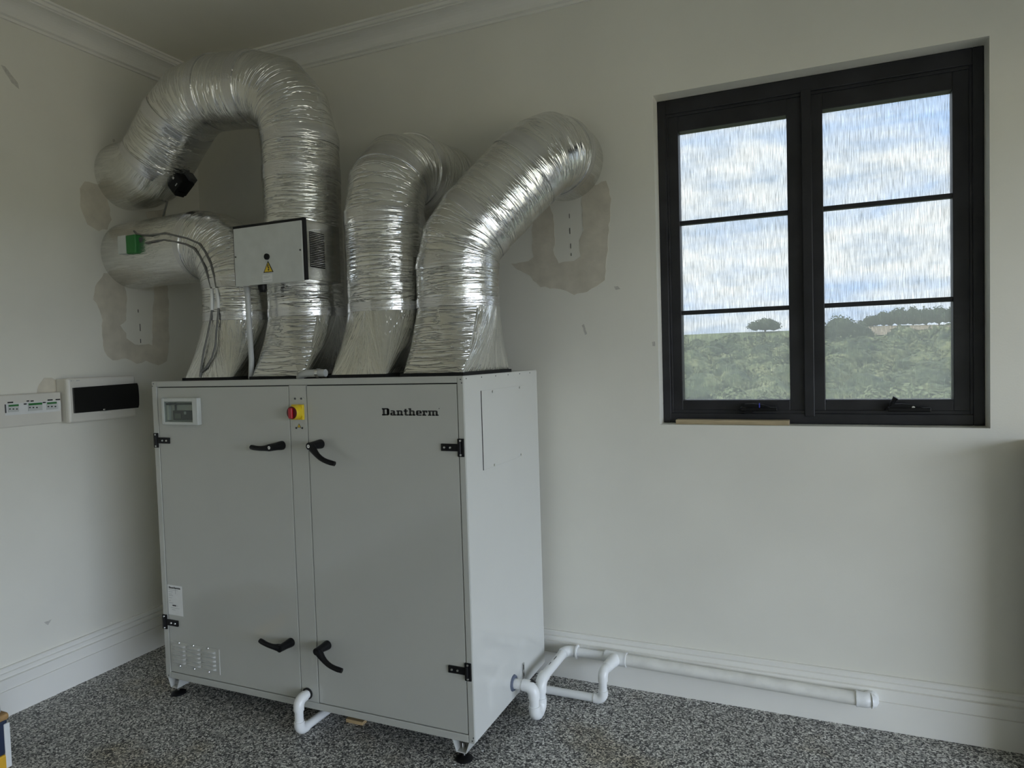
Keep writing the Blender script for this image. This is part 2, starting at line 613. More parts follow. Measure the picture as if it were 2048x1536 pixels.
def run_profile(name, prof, m, side):
    """moulding profile (distance from wall, height) run along a wall, mitred in the corner"""
    bm = bmesh.new()
    A, Bq = [], []
    for d, z in prof:
        A.append(bm.verts.new((d, -d, z)))
        Bq.append(bm.verts.new((d, RY, z) if side == 'left' else (RX, -d, z)))
    for i in range(len(prof) - 1):
        bm.faces.new((A[i], A[i + 1], Bq[i + 1], Bq[i]))
    bmesh.ops.recalc_face_normals(bm, faces=bm.faces[:])
    if sum((f.normal.x if side == 'left' else -f.normal.y) * f.calc_area() for f in bm.faces) < 0:
        bmesh.ops.reverse_faces(bm, faces=bm.faces[:])
    return struct(obj(name, bm, m))


C0 = 0.108
crown = [(C0, RZ), (C0, RZ - .009), (C0 - .010, RZ - .010), (C0 - .010, RZ - .024), (C0 - .020, RZ - .026), (C0 - .020, RZ - .031)]
for k in range(9):
    a = math.radians(90 * k / 8)
    crown.append((0.022 + (C0 - .044) * (1 - math.sin(a)), RZ - .031 - (C0 - .047) * (1 - math.cos(a))))
crown += [(.016, RZ - .094), (.010, RZ - .096), (.010, RZ - C0), (0, RZ - C0)]
run_profile('trim_1', crown, 'trim', 'left')
run_profile('trim_2', crown, 'trim', 'back')
skirt = [(0, .203), (.010, .203), (.014, .199), (.014, .187), (.006, .185), (.006, .181), (.013, .178), (.016, .168), (.016, .164), (.009, .162),
         (.009, .158), (.018, .155), (.018, .113), (.012, .1115), (.012, .1085), (.018, .107), (.018, 0)]
run_profile('baseboard_left', skirt, 'trim', 'left')
run_profile('baseboard_back', skirt, 'trim', 'back')


# repaired plaster on the walls: thin feathered coats of filler
def plaster(pix, wall, axis, t=0.0012, m='patch', jitter=0.004, name='plaster_patch', closed_detail=0.02):
    pts = []
    for u, v in pix:
        q = at(u, v, axis, 0.0)
        pts.append((q.y, q.z) if axis == 0 else (q.x, q.z))
    fine = []
    for i in range(len(pts)):
        a, b = Vector(pts[i]), Vector(pts[(i + 1) % len(pts)])
        k = max(1, int((b - a).length / closed_detail))
        for j in range(k):
            p = a.lerp(b, j / k)
            fine.append((p.x + random.uniform(-jitter, jitter), p.y + random.uniform(-jitter, jitter)))
    if axis == 0:
        bm = PR(fine, 0, 0.0, t)
    else:
        bm = PR(fine, 1, -t, 0.0)
    return obj(name, bm, m, wl if axis == 0 else wb)


plaster([(208, 545), (192, 572), (187, 598), (198, 618), (204, 640), (206, 690), (214, 712), (226, 721), (252, 717), (272, 727),
         (292, 722), (316, 731), (333, 722), (338, 690), (338, 620), (334, 560), (309, 560), (306, 625), (305, 690), (270, 688),
         (254, 678), (252, 665), (240, 652), (253, 640), (253, 600), (250, 575), (240, 550)], wl, 0)
plaster([(170, 362), (159, 378), (160, 400), (163, 425), (176, 450), (196, 462), (214, 458), (222, 440), (216, 400), (195, 368)], wl, 0)
plaster([(74, 789), (78, 770), (88, 757), (104, 757), (118, 764), (116, 786)], wl, 0)
plaster([(292, 424), (330, 418), (332, 445), (296, 446)], wl, 0)
plaster([(1066, 420), (1064, 470), (1066, 515), (1058, 522), (1022, 527), (1034, 537), (1052, 548), (1068, 560), (1082, 573), (1108, 578),
         (1134, 580), (1148, 590), (1176, 585), (1194, 572), (1210, 562), (1214, 520), (1217, 470), (1222, 400), (1214, 360), (1168, 380), (1163, 410),
         (1168, 460), (1160, 480), (1162, 512), (1148, 522), (1118, 526), (1108, 510), (1110, 470), (1106, 430), (1100, 405)], wb, 1)
for u, v, w, h in ((1139, 432, 1.0, 9), (1140, 462, 1.0, 12), (1141.5, 492, 1, 10), (1142.5, 509, .8, 6)):
    q = at(u, v, 1, 0.0)
    s = 2.9 / FPX
    obj('wall_slit', B(q.x - w * s * .5, q.x + w * s * .5, -0.0018, 0, q.z - h * s * .5, q.z + h * s * .5), 'crack', wb)
for u, v, h in ((276, 622, 6), (280, 655, 14), (281, 682, 8)):
    q = at(u, v, 0, 0.0)
    s = 3.6 / FPX
    obj('wall_slit', B(0, 0.0018, q.y - .0012, q.y + .0012, q.z - h * s * .5, q.z + h * s * .5), 'crack', wl)
for pix, w, ax in (([(1164, 650), (1168, 648), (1174, 668), (1170, 670)], wb, 1), ([(1228, 573), (1236, 572), (1241, 578), (1231, 580)], wb, 1),
                   ([(2, 130), (10, 133), (35, 165), (38, 178), (24, 166), (12, 148)], wl, 0), ([(88, 1245), (104, 1238), (96, 1250)], wl, 0),
                   ([(1304, 684), (1310, 683), (1311, 692), (1305, 692)], wb, 1), ([(225, 278), (229, 278), (230, 283), (226, 284)], wl, 0)):
    plaster(pix, w, ax, 0.0006, 'scuff', 0.001, 'scuff_mark', 0.006)

# ------------------------------------------------------------------ window
win = bpy.data.objects.new('window_1', None)
win.location = ((WIN[0] + WIN[1]) / 2, 0.1, WIN[2])
COL.objects.link(win)
bpy.context.view_layer.update()
struct(win)
FY0, FY1 = 0.077, 0.150


def ring(x0, x1, z0, z1, t, y0, y1, bev=0.003):
    """rectangular frame; t = (left, right, bottom, top) member widths"""
    bm = bmesh.new()
    box(bm, x0, x0 + t[0], y0, y1, z0, z1, bev)
    box(bm, x1 - t[1], x1, y0, y1, z0, z1, bev)
    box(bm, x0 + t[0] - .001, x1 - t[1] + .001, y0 + .0005, y1, z0, z0 + t[2], bev)
    box(bm, x0 + t[0] - .001, x1 - t[1] + .001, y0 + .0005, y1, z1 - t[3], z1, bev)
    return bm


xm0, xm1 = 3.049, 3.085
bm = ring(WIN[0] + .001, WIN[1] - .001, WIN[2] + .001, WIN[3] - .001, (.032, .034, .040, .058), FY0, FY1)
obj('frame', bm, 'winblk', win)
obj('mullion', B(xm0, xm1, FY0 - .004, FY1, WIN[2] + .03, WIN[3] - .05, bev=.003), 'winblk', win)
bm = ring(WIN[0] + .030, WIN[1] - .032, WIN[2] + .038, WIN[3] - .056, (.012, .012, .016, .014), FY0 + .008, FY1 - .01, .002)
obj('stop_bead', bm, 'winblk', win)
BARZ = (1.583, 1.955)
PZ0, PZ1 = 1.219, 2.328
for pane_i, (a, b) in enumerate(((WIN[0] + .028, xm0 + .008), (xm1 - .008, WIN[1] - .030))):
    g0, g1 = ((2.580, 2.996) if pane_i == 0 else (3.124, 3.547))
    sash = obj('sash', ring(a, b, WIN[2] + .035, WIN[3] - .052, (g0 - a, b - g1, PZ0 - WIN[2] - .035, WIN[3] - .052 - PZ1), FY0 + .014, FY1 - .004, .003), 'winblk', win)
    for bz in BARZ:
        obj('glazing_bar', B(g0 - .004, g1 + .004, .100, .126, bz - .0085, bz + .0085, bev=.002), 'winblk', sash)
    zs = (PZ0 - .006, BARZ[0], BARZ[1], PZ1 + .006)
    for k in range(3):
        obj('glass_pane', B(g0 - .006, g1 + .006, .110, .114, zs[k] + (.006 if k else 0), zs[k + 1] - (.006 if k < 2 else 0)), 'glass', sash)
    bm = bmesh.new()
    vs = [bm.verts.new(p) for p in ((g0 - .006, .136, PZ0 - .006), (g1 + .006, .136, PZ0 - .006), (g1 + .006, .136, PZ1 + .006), (g0 - .006, .136, PZ1 + .006))]
    bm.faces.new(vs)
    obj('insect_screen', bm, 'screen', sash)
    # chain winder on the bottom rail
    wx = at(1515 if pane_i == 0 else 1815, 810, 1, .06).x
    wz = WIN[2] + .052
    W0 = obj('winder', B(wx - .065, wx + .075, .048, .092, wz, wz + .016, bev=.004), 'black', win)
    hump = [(wx - .075, wz + .004), (wx - .055, wz + .020), (wx - .048, wz + .028), (wx - .018, wz + .030), (wx + .02, wz + .026), (wx + .055, wz + .014), (wx + .06, wz + .004)]
    obj('winder_cover', PR(hump, 1, .052, .088), 'black', W0)
    if pane_i == 0:
        obj('winder_key', B(wx + .006, wx + .010, .049, .053, wz + .014, wz + .032), 'pencil', W0)
        obj('winder_foot', B(wx - .05, wx - .02, .050, .080, wz - .010, wz + .004), 'black', W0)
    else:
        obj('winder_knob', SW([(wx - .052, .062, wz + .012), (wx - .050, .060, wz + .030), (wx - .043, .058, wz + .044), (wx - .038, .057, wz + .052)], [.009, .009, .008, .010]), 'black', W0, True)
        obj('winder_screw', CY((wx + .018, .050, wz + .016), (wx + .018, .054, wz + .016), .005), 'screw', W0)
st = obj('timber_strip', B(2.560, 2.994, .020, .064, WIN[2], WIN[2] + .0185, bev=.0015), 'woodpale')
tag(st, 'bare pale timber strip lying on the window sill below the black sash', 'timber')

# ------------------------------------------------------------------ dehumidifier cabinet
X0, X1, YF, YB, ZB, ZT = 0.5008, 1.9923, -0.7620, -0.0813, 0.0837, 1.3603
cab = thing('dehumidifier_cabinet', 'large grey metal dehumidifier cabinet with two doors standing on the pebble floor', 'dehumidifier',
            ((X0 + X1) / 2, (YF + YB) / 2, 0))
obj('body', B(X0 + .004, X1 - .012, YF + .030, YB, ZB, ZT - .002, bev=.002), 'cab', cab)
sp = obj('side_panel', B(X1 - .0115, X1, YF + .006, YB, ZB + .002, ZT - .001, bev=.0012), 'cab_lit', cab)
SL, SR, RT, RB_, PL, PRR = 0.531, 1.9660, 1.3365, 0.1125, 1.2375, 1.3225
obj('corner_stile', B(X0, SL - .002, YF, YF + .029, ZB, ZT, bev=.0025), 'alu', cab)
obj('corner_stile', B(SR + .002, X1 - .001, YF, YF + .029, ZB, ZT, bev=.0025), 'alu', cab)
obj('top_rail', B(SL - .001, SR + .001, YF, YF + .029, RT + .002, ZT, bev=.002), 'alu', cab)
obj('bottom_rail', B(SL - .001, SR + .001, YF, YF + .029, ZB, RB_ - .002, bev=.002), 'alu', cab)
obj('centre_post', B(PL + .002, PRR - .002, YF + .0015, YF + .0285, RB_ - .001, RT + .001, bev=.001), 'cab', cab)
obj('door_seal', B(SL - .001, SR + .001, YF + .010, YF + .0293, RB_ - .001, RT + .001), 'gap', cab)
dl = obj('door', B(SL + .001, PL - .0015, YF + .0015, YF + .027, RB_ + .001, RT - .0015, bev=.0018), 'cab', cab)
dr = obj('door', B(PRR + .0015, SR - .001, YF + .0015, YF + .027, RB_ + .001, RT - .0015, bev=.0018), 'cab', cab)
obj('roof_flange', B(X0 + .002, X1 - .002, YF + .002, YB, ZT - .004, ZT + .0015), 'cab_lit', cab)
for x, z in ((X0 + .012, ZT - .008), (X0 + .006, ZT - .018), (X1 - .010, ZT - .010), (X1 - .006, ZT - .022), (X1 - .010, ZB + .010), (X1 - .005, ZB + .022), (X0 + .016, ZB + .010)):
    obj('rivet', CY((x, YF - .0012, z), (x, YF, z), .0024, n=10), 'dgrey', cab)
for y in (-.74, -.62, -.50, -.385, -.27, -.16):
    obj('rivet', CY((X1, y, ZT - .008), (X1 + .0012, y, ZT - .008), .0024, n=10), 'dgrey', cab)
# access panel on the side
ap = obj('access_panel', B(X1 + .0002, X1 + .0022, -.628, -.228, 1.018, 1.304, bev=.0006, seg=1), 'cab_lit', cab)
for y, z in ((-.537, 1.2955), (-.281, 1.297), (-.540, 1.0235), (-.286, 1.026)):
    obj('screw', CY((X1 + .002, y, z), (X1 + .0048, y, z), .0048, .0036, n=12), 'screw', ap)
obj('panel_gap', B(X1 + .0001, X1 + .0019, -.6305, -.6278, 1.018, 1.304), 'gap', ap)
# small slotted chrome strip and drain grommet low on the side
cp = obj('latch_strip', B(X1, X1 + .004, -.335, -.317, .125, .187, bev=.0015), 'chrome', cab)
obj('slot', B(X1 + .0035, X1 + .0045, -.329, -.323, .160, .180), 'gap', cp)
obj('slot', B(X1 + .0035, X1 + .0045, -.329, -.323, .132, .146), 'gap', cp)
obj('grommet', CY((X1, -.422, .148), (X1 + .006, -.422, .148), .032, .029, n=24), 'stopper', cab, True)

# feet
for i, (x, y) in enumerate(((.532, -.727), (1.932, -.727), (.532, -.125), (1.932, -.125))):
    L = obj('leg', PR([(x - .040, ZB), (x + .036, ZB), (x + .017, .034), (x - .022, .034)], 1, y + .046, y + .0485), 'cab_lit', cab)
    obj('gusset', PR([(x - .0400, ZB), (x - .0365, ZB), (x - .0195, .034), (x - .0220, .034)], 1, y - .022, y + .047), 'cab_lit', L)
    obj('gusset', PR([(x + .0325, ZB), (x + .0360, ZB), (x + .0170, .034), (x + .0145, .034)], 1, y - .022, y + .047), 'cab_lit', L)
    obj('foot_plate', B(x - .0215, x + .0165, y - .021, y + .047, .0335, .0365), 'cab_lit', L)
    obj('stud', CY((x - .003, y, .012), (x - .003, y, .06), .006, n=12), 'chrome', L)
    obj('levelling_foot', SW([(x - .003, y, 0), (x - .003, y, .005), (x - .003, y, .009), (x - .003, y, .016)], [.031, .031, .027, .011], n=24), 'black', L, True)


# hinges: T-plates with four screws
def hinge(xc, zc, sgn):
    h = obj('hinge', B(xc - .012, xc + .012, YF - .0065, YF, zc - .031, zc + .031, bev=.0012), 'black', cab)
    xa, xb = (xc + .010, xc + .077) if sgn > 0 else (xc - .077, xc - .010)
    obj('hinge_arm', B(xa, xb, YF - .0055, YF + .0018, zc - .0125, zc + .0125, bev=.001), 'black', h)
    obj('hinge_knuckle', CY((xc + sgn * .003, YF - .007, zc - .02), (xc + sgn * .003, YF - .007, zc + .02), .0055, n=12), 'black', h, True)
    for x, z in ((xc, zc + .0245), (xc, zc - .0245), (xc + sgn * .040, zc), (xc + sgn * .063, zc)):
        obj('screw', CY((x, YF - .0085, z), (x, YF - .005, z), .0032, .0045, n=12), 'screw', h)


hinge(X0 + .0155, 1.112, 1)
hinge(X0 + .0130, .329, 1)
hinge(X1 - .0155, 1.117, -1)
hinge(X1 - .0165, .338, -1)


# lever latches
def latch(door, bx, bz, ang, ln, lock):
    y0 = YF + .0015
    hy = YF - .055
    d = Vector((math.cos(ang), 0, math.sin(ang)))
    n = Vector((-d.z, 0, d.x))
    bm = bmesh.new()
    sweep(bm, [(bx, y0, bz), (bx, y0 - .010, bz), (bx, y0 - .030, bz), (bx, hy - .012, bz)], [.0175, .0175, .0150, .0135], n=20)
    P = []
    for k in range(9):
        t = k / 8
        q = Vector((bx, hy, bz)) + d * (ln * t) - n * ((.014 if d.x > 0 else .004) * math.sin(t * math.pi) * (1 if d.x > 0 else -1)) + Vector((0, -.004 * math.sin(t * 3.1), 0))
        P.append(q)
    sweep(bm, P, [.0145, .0140, .0115, .0100, .0095, .0092, .0092, .0098, .0088], n=14)
    obj('handle', bm, 'black', door, True)
    if lock:
        kx = Vector((bx, hy - .0122, bz))
        obj('key_lock', CY(kx, kx + Vector((0, -.0025, 0)), .0062, n=16), 'chrome', door)
        obj('key_slot', B(kx.x - .0008, kx.x + .0008, kx.y - .0032, kx.y - .002, kx.z - .0032, kx.z + .0032), 'gap', door)


latch(dl, 1.195, 1.106, math.radians(181), .102, True)
latch(dr, 1.381, 1.116, math.radians(-31), .122, True)
latch(dl, 1.198, .333, math.radians(172), .105, False)
latch(dr, 1.374, .347, math.radians(-29), .122, False)

# control window, top left
cw = obj('control_window', ring(.576, .781, 1.181, 1.293, (.016, .030, .013, .016), YF - .020, YF + .0015, .003), 'grey', dl)
cx0, cx1, cz0, cz1 = .592, .751, 1.194, 1.277
obj('recess_back', B(cx0, cx1, YF + .0005, YF + .0022, cz0, cz1), 'cab', dl)
obj('controller', B(.628, .746, YF - .008, YF + .001, 1.200, 1.240, bev=.002), 'dgrey', dl)
obj('controller_screen', B(.640, .676, YF - .0092, YF - .008, 1.207, 1.228), 'cable', dl)
obj('controller_button', B(.694, .706, YF - .010, YF - .008, 1.224, 1.236), 'faint', dl)
obj('window_divider', B(.598, .612, YF - .012, YF, 1.200, 1.262, bev=.001), 'grey', dl)
obj('controller_lead', CY((.640, YF - .003, 1.236), (.640, YF - .003, 1.272), .004, n=8), 'dgrey', dl)
obj('shadow_bar', B(cx0, cx1, YF - .010, YF, 1.264, 1.270), 'dgrey', dl)
obj('clear_cover', B(cx0 - .002, cx1 + .002, YF - .0185, YF - .0165, cz0 - .002, cz1 + .002), 'clear', dl)

# isolator switch on the centre post
PY = YF + .0015
plate = [(1.2535, 1.176), (1.260, 1.169), (1.307, 1.169), (1.3135, 1.176), (1.3135, 1.286), (1.307, 1.293), (1.260, 1.293), (1.2535, 1.286)]
spl = obj('switch_plate', PR(plate, 1, PY - .0016, PY), 'cab', cab)
for x, z in ((1.269, 1.287), (1.298, 1.287), (1.269, 1.175), (1.298, 1.175)):
    obj('screw', CY((x, PY - .004, z), (x, PY - .001, z), .0034, .0044, n=12), 'dgrey', spl)
sw = obj('isolator_switch', B(1.257, 1.311, PY - .012, PY - .0012, 1.207, 1.265, bev=.002), 'yellow', cab)
obj('switch_collar', SW([(1.284, PY - .011, 1.236), (1.284, PY - .036, 1.236), (1.284, PY - .040, 1.236)], [.027, .0265, .0245], n=28), 'yellow', sw, True)
obj('knob_dish', CY((1.284, PY - .0395, 1.236), (1.284, PY - .0412, 1.236), .0238, n=28), 'dred', sw)
obj('knob', B(1.276, 1.292, PY - .052, PY - .041, 1.215, 1.255, bev=.003), 'red', sw)
tri = [(1.274, 1.1765), (1.292, 1.1765), (1.283, 1.192)]
ws = obj('warning_sticker', PR(tri, 1, PY - .0022, PY - .0016), 'ink', spl)
obj('warning_face', PR([(1.2765, 1.178), (1.2895, 1.178), (1.283, 1.1892)], 1, PY - .0026, PY - .002), 'signyellow', spl)

# lettering on the right door
G = {
 'D': (10.4, [(1, 0, 3.6, 10), (0, 8.1, 2, 10), (0, 0, 2, 1.9), (1, 8.1, 8, 10), (1, 0, 8, 1.9), (6.7, 1.2, 9.5, 8.8), (6.2, .6, 8.8, 9.4)]),
 'a': (8.2, [(.9, 5.4, 5.2, 7), (3.9, 0, 6.3, 6.4), (5, 0, 7.6, 1.7), (1.2, 2.8, 5, 4.2), (.3, .7, 2.7, 3.5), (.9, 0, 4.4, 1.5)]),
 'n': (9.2, [(1, 0, 3.4, 7), (0, 5.4, 2, 7), (0, 0, 4.3, 1.6), (3, 5.4, 6.6, 7), (5.2, 0, 7.6, 6.4), (4.7, 0, 8.6, 1.6)]),
 't': (6.0, [(1.2, .5, 3.6, 9), (0, 5.4, 5.2, 7), (2, 0, 5.4, 1.7)]),
 'h': (9.2, [(1, 0, 3.4, 10), (0, 8.4, 2, 10), (0, 0, 4.3, 1.6), (3, 5.4, 6.6, 7), (5.2, 0, 7.6, 6.4), (4.7, 0, 8.6, 1.6)]),
 'e': (7.8, [(.2, .8, 2.7, 6.2), (1, 5.4, 6.2, 7), (4.7, 3, 7.1, 6.2), (1, 2.8, 7.1, 4.2), (1, 0, 6.9, 1.6)]),
 'r': (7.0, [(1, 0, 3.4, 7), (0, 5.4, 2, 7), (0, 0, 4.8, 1.6), (3, 5.2, 6.4, 7), (4.4, 3.9, 6.4, 6)]),
 'm': (13.4, [(1, 0, 3.4, 7), (0, 5.4, 2, 7), (0, 0, 4.1, 1.6), (3, 5.4, 10.8, 7), (5.3, 0, 7.5, 6.4), (4.8, 0, 8.2, 1.6), (9.4, 0, 11.7, 6.4), (9, 0, 12.8, 1.6)]),
}


def lettering(bm, word, xa, xb, za, zb, y):
    tot = sum(G[c][0] for c in word) - .6
    kx, kz = (xb - xa) / tot, (zb - za) / 10.0
    x = xa
    for c in word:
        for (a, b, c2, d) in G[c][1]:
            box(bm, x + a * kx, x + c2 * kx, y - .0006, y + .0001, za + b * kz, za + d * kz)
        x += G[c][0] * kx
    return bm


bm = lettering(bmesh.new(), 'Dantherm', 1.6595, 1.8915, 1.2255, 1.2515, YF + .0015)
cyl(bm, (1.8945, YF + .0009, 1.2505), (1.8945, YF + .0016, 1.2505), .0017, n=8)
lg = obj('logo_lettering', bm, 'ink', dr)
# rating label, lower left
rl = obj('rating_label', B(.5335, .619, YF + .0007, YF + .0016, .363, .492), 'paper', dl)
obj('label_title', lettering(bmesh.new(), 'Dantherm', .543, .610, .4775, .4855, YF + .0007), 'ink', dl)
bm = bmesh.new()
for x, z, w, h in ((.54, .470, .055, .0016), (.54, .462, .025, .0016), (.54, .452, .020, .0016), (.54, .446, .026, .0016), (.54, .436, .018, .0016),
                   (.580, .455, .0018, .028), (.54, .424, .012, .0016), (.54, .414, .026, .0016), (.585, .404, .008, .0016), (.55, .393, .05, .0016), (.556, .385, .02, .0016)):
    box(bm, x, x + w, YF + .0003, YF + .0008, z, z + h)
obj('label_print', bm, 'faint', dl)
obj('label_number', B(.560, .581, YF + .0003, YF + .0008, .402, .407), 'ink', dl)

# louvred vent, lower left
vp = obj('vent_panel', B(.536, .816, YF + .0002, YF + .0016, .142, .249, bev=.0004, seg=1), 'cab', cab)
obj('vent_edge', B(.8145, .8165, YF - .001, YF + .0016, .142, .249), 'cab_lit', vp)
prof = []
lv0 = None
for c in range(3):
    for r in range(5):
        xa, zc = .5485 + c * .0855, .231 - r * .0178
        if lv0 is None:
            bm = bmesh.new()
            for i in range(7):
                for s_ in (0,):
                    pass
            nx, nz = 12, 6
            grid = []
            for i in range(nx + 1):
                row = []
                for j in range(nz + 1):
                    fx, fz = i / nx, j / nz
                    e = min(1, 6 * fx, 6 * (1 - fx))
                    e = math.sqrt(max(0, 1 - (1 - e) ** 2))
                    pr_ = math.sin(math.pi * min(1, fz * .58 + .0)) if fz < .86 else math.sin(math.pi * .86 * .58) * (1 - fz) / .14
                    row.append(bm.verts.new((xa + .076 * fx, YF - .0115 * e * pr_, zc + .0062 - .0124 * (1 - fz))))
                grid.append(row)
            for i in range(nx):
                for j in range(nz):
                    bm.faces.new((grid[i][j], grid[i + 1][j], grid[i + 1][j + 1], grid[i][j + 1]))
            bmesh.ops.recalc_face_normals(bm, faces=bm.faces[:])
            if sum(f.normal.y for f in bm.faces) > 0:
                bmesh.ops.reverse_faces(bm, faces=bm.faces[:])
            lv0 = obj('louvre', bm, 'cab_lit', vp, True)
            lv_x, lv_z = xa, zc
        else:
            inst(lv0, vp, (xa - lv_x, 0, zc - lv_z))
for k in range(3):
    for z in (.2455, .1455):
        x = .588 + k * .083
        obj('screw', CY((x, YF - .0035, z), (x, YF, z), .0028, .0044, n=12), 'screw', vp)

# ------------------------------------------------------------------ foil-wrapped ducts
DR = 0.159
DY = -0.475


def smooth01(t):
    return t * t * (3 - 2 * t)


def transition(name, parent, xa, xb, ya, yb, za, zb, cx, cy, m):
    """square-to-round sleeve: rectangle xa..xb, ya..yb at za to circle at zb"""
    nc, ns = 12, 10
    base, top = [], []
    cor = [(xb, yb, 0), (xa, yb, 90), (xa, ya, 180), (xb, ya, 270)]
    rr = .016
    for i, (qx, qy, a0) in enumerate(cor):
        sx, sy = (1 if qx == xb else -1), (1 if qy == yb else -1)
        for k in range(nc + 1):
            a = math.radians(a0 + 90 * k / nc)
            base.append((qx - sx * rr + rr * math.cos(a), qy - sy * rr + rr * math.sin(a)))
            top.append((cx + DR * math.cos(a), cy + DR * math.sin(a)))
        nx_, ny_, _ = cor[(i + 1) % 4]
        a = math.radians(a0 + 90)
        e0 = (qx - sx * rr + rr * math.cos(a), qy - sy * rr + rr * math.sin(a))
        sx2, sy2 = (1 if nx_ == xb else -1), (1 if ny_ == yb else -1)
        e1 = (nx_ - sx2 * rr + rr * math.cos(a), ny_ - sy2 * rr + rr * math.sin(a))
        for k in range(1, ns):
            f = k / ns
            base.append((e0[0] * (1 - f) + e1[0] * f, e0[1] * (1 - f) + e1[1] * f))
            top.append((cx + DR * math.cos(a), cy + DR * math.sin(a)))
    n = len(base)
    bm = bmesh.new()
    uvl = bm.loops.layers.uv.new('UVMap')
    rows = 26
    R_ = []
    per = [0]
    for i in range(n):
        a, b = base[i], base[(i + 1) % n]
        c_, d_ = top[i], top[(i + 1) % n]
        per.append(per[-1] + .5 * math.hypot(a[0] - b[0], a[1] - b[1]) + .5 * math.hypot(c_[0] - d_[0], c_[1] - d_[1]))
    for j in range(rows + 1):
        t = j / rows
        w = t * .55 + .45 * math.sin(t * math.pi / 2)
        z = za + (zb - za) * t
        row = []
        for i in range(n):
            px = base[i][0] * (1 - w) + top[i][0] * w
            py = base[i][1] * (1 - w) + top[i][1] * w
            k = .0022 * noise.noise(Vector((px * 9, py * 9, z * 14 + cx * 7))) * (1 - abs(2 * t - 1) ** 4)
            dx, dy = px - cx, py - cy
            l = math.hypot(dx, dy)
            row.append(bm.verts.new((px + dx / l * k, py + dy / l * k, z)))
        R_.append(row)
    for j in range(rows):
        for i in range(n):
            i2 = (i + 1) % n
            f = bm.faces.new((R_[j][i], R_[j][i2], R_[j + 1][i2], R_[j + 1][i]))
            zz = [za + (zb - za) * j / rows, za + (zb - za) * (j + 1) / rows]
            for lp, (s, q) in zip(f.loops, ((zz[0], per[i]), (zz[0], per[i + 1]), (zz[1], per[i + 1]), (zz[1], per[i]))):
                lp[uvl].uv = (s, q)
    o = obj(name, bm, m, parent, True)
    if m == 'foil':
        # the sheet on the right-hand side is laid with its creases upright
        o.data.materials.append(M['foil2'])
        for p_ in o.data.polygons:
            if p_.normal.x > .80:
                p_.material_index = 1
    return o


class Duct:
    """round duct along a polyline; the bends are gored (straight facets) as in the photo"""

    def __init__(self, P, radii, seed, gore=26):
        self.seed = seed
        P = [Vector(p) for p in P]
        self.rings = []      # (s, function angle->(pos), arc flag)
        self.marks = []      # arc length where arcs start/end
        s = 0.0
        cur = P[0]
        d = (P[1] - P[0]).normalized()
        u, v = frame_of(d)
        # put the uv seam at the back
        ds = .011

        def straight(a, b, u, v, s):
            L = (b - a).length
            k = max(1, int(L / ds))
            for i in range(k + 1):
                self.rings.append((s + L * i / k, a.lerp(b, i / k), u.copy(), v.copy(), None))
            return s + L

        for i in range(1, len(P) - 1):
            b, c = P[i], P[i + 1]
            d0, d1 = (b - cur).normalized(), (c - b).normalized()
            th = d0.angle(d1)
            r = radii[i - 1]
            tl = r * math.tan(th / 2)
            e = b - d0 * tl
            s = straight(cur, e, u, v, s)
            ax = d0.cross(d1).normalized()
            ctr = e + ax.cross(d0) * r
            self.marks.append((s, s + r * th))
            ng = max(1, round(math.degrees(th) / gore))
            k = max(4, int(r * th / .009))
            k = max(k, ng * 6)
            for j in range(1, k):
                a = th * j / k
                gd = th / ng
                gc = (math.floor(a / gd) + .5) * gd
                fac = math.cos(gd / 2) / math.cos(a - gc)
                Rm = Matrix.Rotation(a, 3, ax)
                self.rings.append((s + r * a, Rm @ (e - ctr) + ctr, Rm @ u, Rm @ v, (ctr, ax, fac)))
            Rm = Matrix.Rotation(th, 3, ax)
            u, v = Rm @ u, Rm @ v
            cur = Rm @ (e - ctr) + ctr
            s += r * th
        s = straight(cur, P[-1], u, v, s)
        self.total = s

    def pos(self, ring, a, rad):
        s, p, u, v, arc = ring
        q = p + (u * math.cos(a) + v * math.sin(a)) * rad
        if arc:
            ctr, ax, fac = arc
            w = q - ctr
            h = ax * w.dot(ax)
            q = ctr + h + (w - h) * fac
        return q

    def part(self, name, parent, s0, s1, m, dr=0.0, amp=.0022, n=72, lip=True):
        bm = bmesh.new()
        uvl = bm.loops.layers.uv.new('UVMap')
        rs = [r for r in self.rings if s0 - 1e-4 <= r[0] <= s1 + 1e-4]
        rows = []
        sd = self.seed
        sv = []
        if lip:
            rs = [rs[0]] + rs + [rs[-1]]
        for q, r in enumerate(rs):
            rad = DR + dr
            edge = lip and q in (0, len(rs) - 1)
            row = []
            crease = amp * .8 * noise.noise(Vector((r[0] * 70, sd * 3.1, 0)))
            for i in range(n):
                a = 2 * math.pi * i / n
                k = amp * noise.noise(Vector((r[0] * 16, math.cos(a) * 1.6 + sd, math.sin(a) * 1.6))) + crease * (.5 + .5 * noise.noise(Vector((r[0] * 5, math.cos(a) * 2, math.sin(a) * 2 + sd))))
                row.append(bm.verts.new(self.pos(r, a, rad + k - (.004 if edge else 0))))
            rows.append(row)
            sv.append(r[0])
        for j in range(len(rows) - 1):
            for i in range(n):
                i2 = (i + 1) % n
                f = bm.faces.new((rows[j][i], rows[j][i2], rows[j + 1][i2], rows[j + 1][i]))
                for lp, (s, q) in zip(f.loops, ((sv[j], i), (sv[j], i + 1), (sv[j + 1], i + 1), (sv[j + 1], i))):
                    lp[uvl].uv = (s, 2 * math.pi * DR * q / n + sd)
        bmesh.ops.recalc_face_normals(bm, faces=bm.faces[:])
        return obj(name, bm, m, parent, True)


ZJ = 1.615
BY0, BY1 = -.685, -.268
ZG = ZT + .0015


def duct_root(name, label, cx):
    t = thing(name, label, 'duct', (cx, DY, ZT), 'foil ducts on the cabinet')
    return t


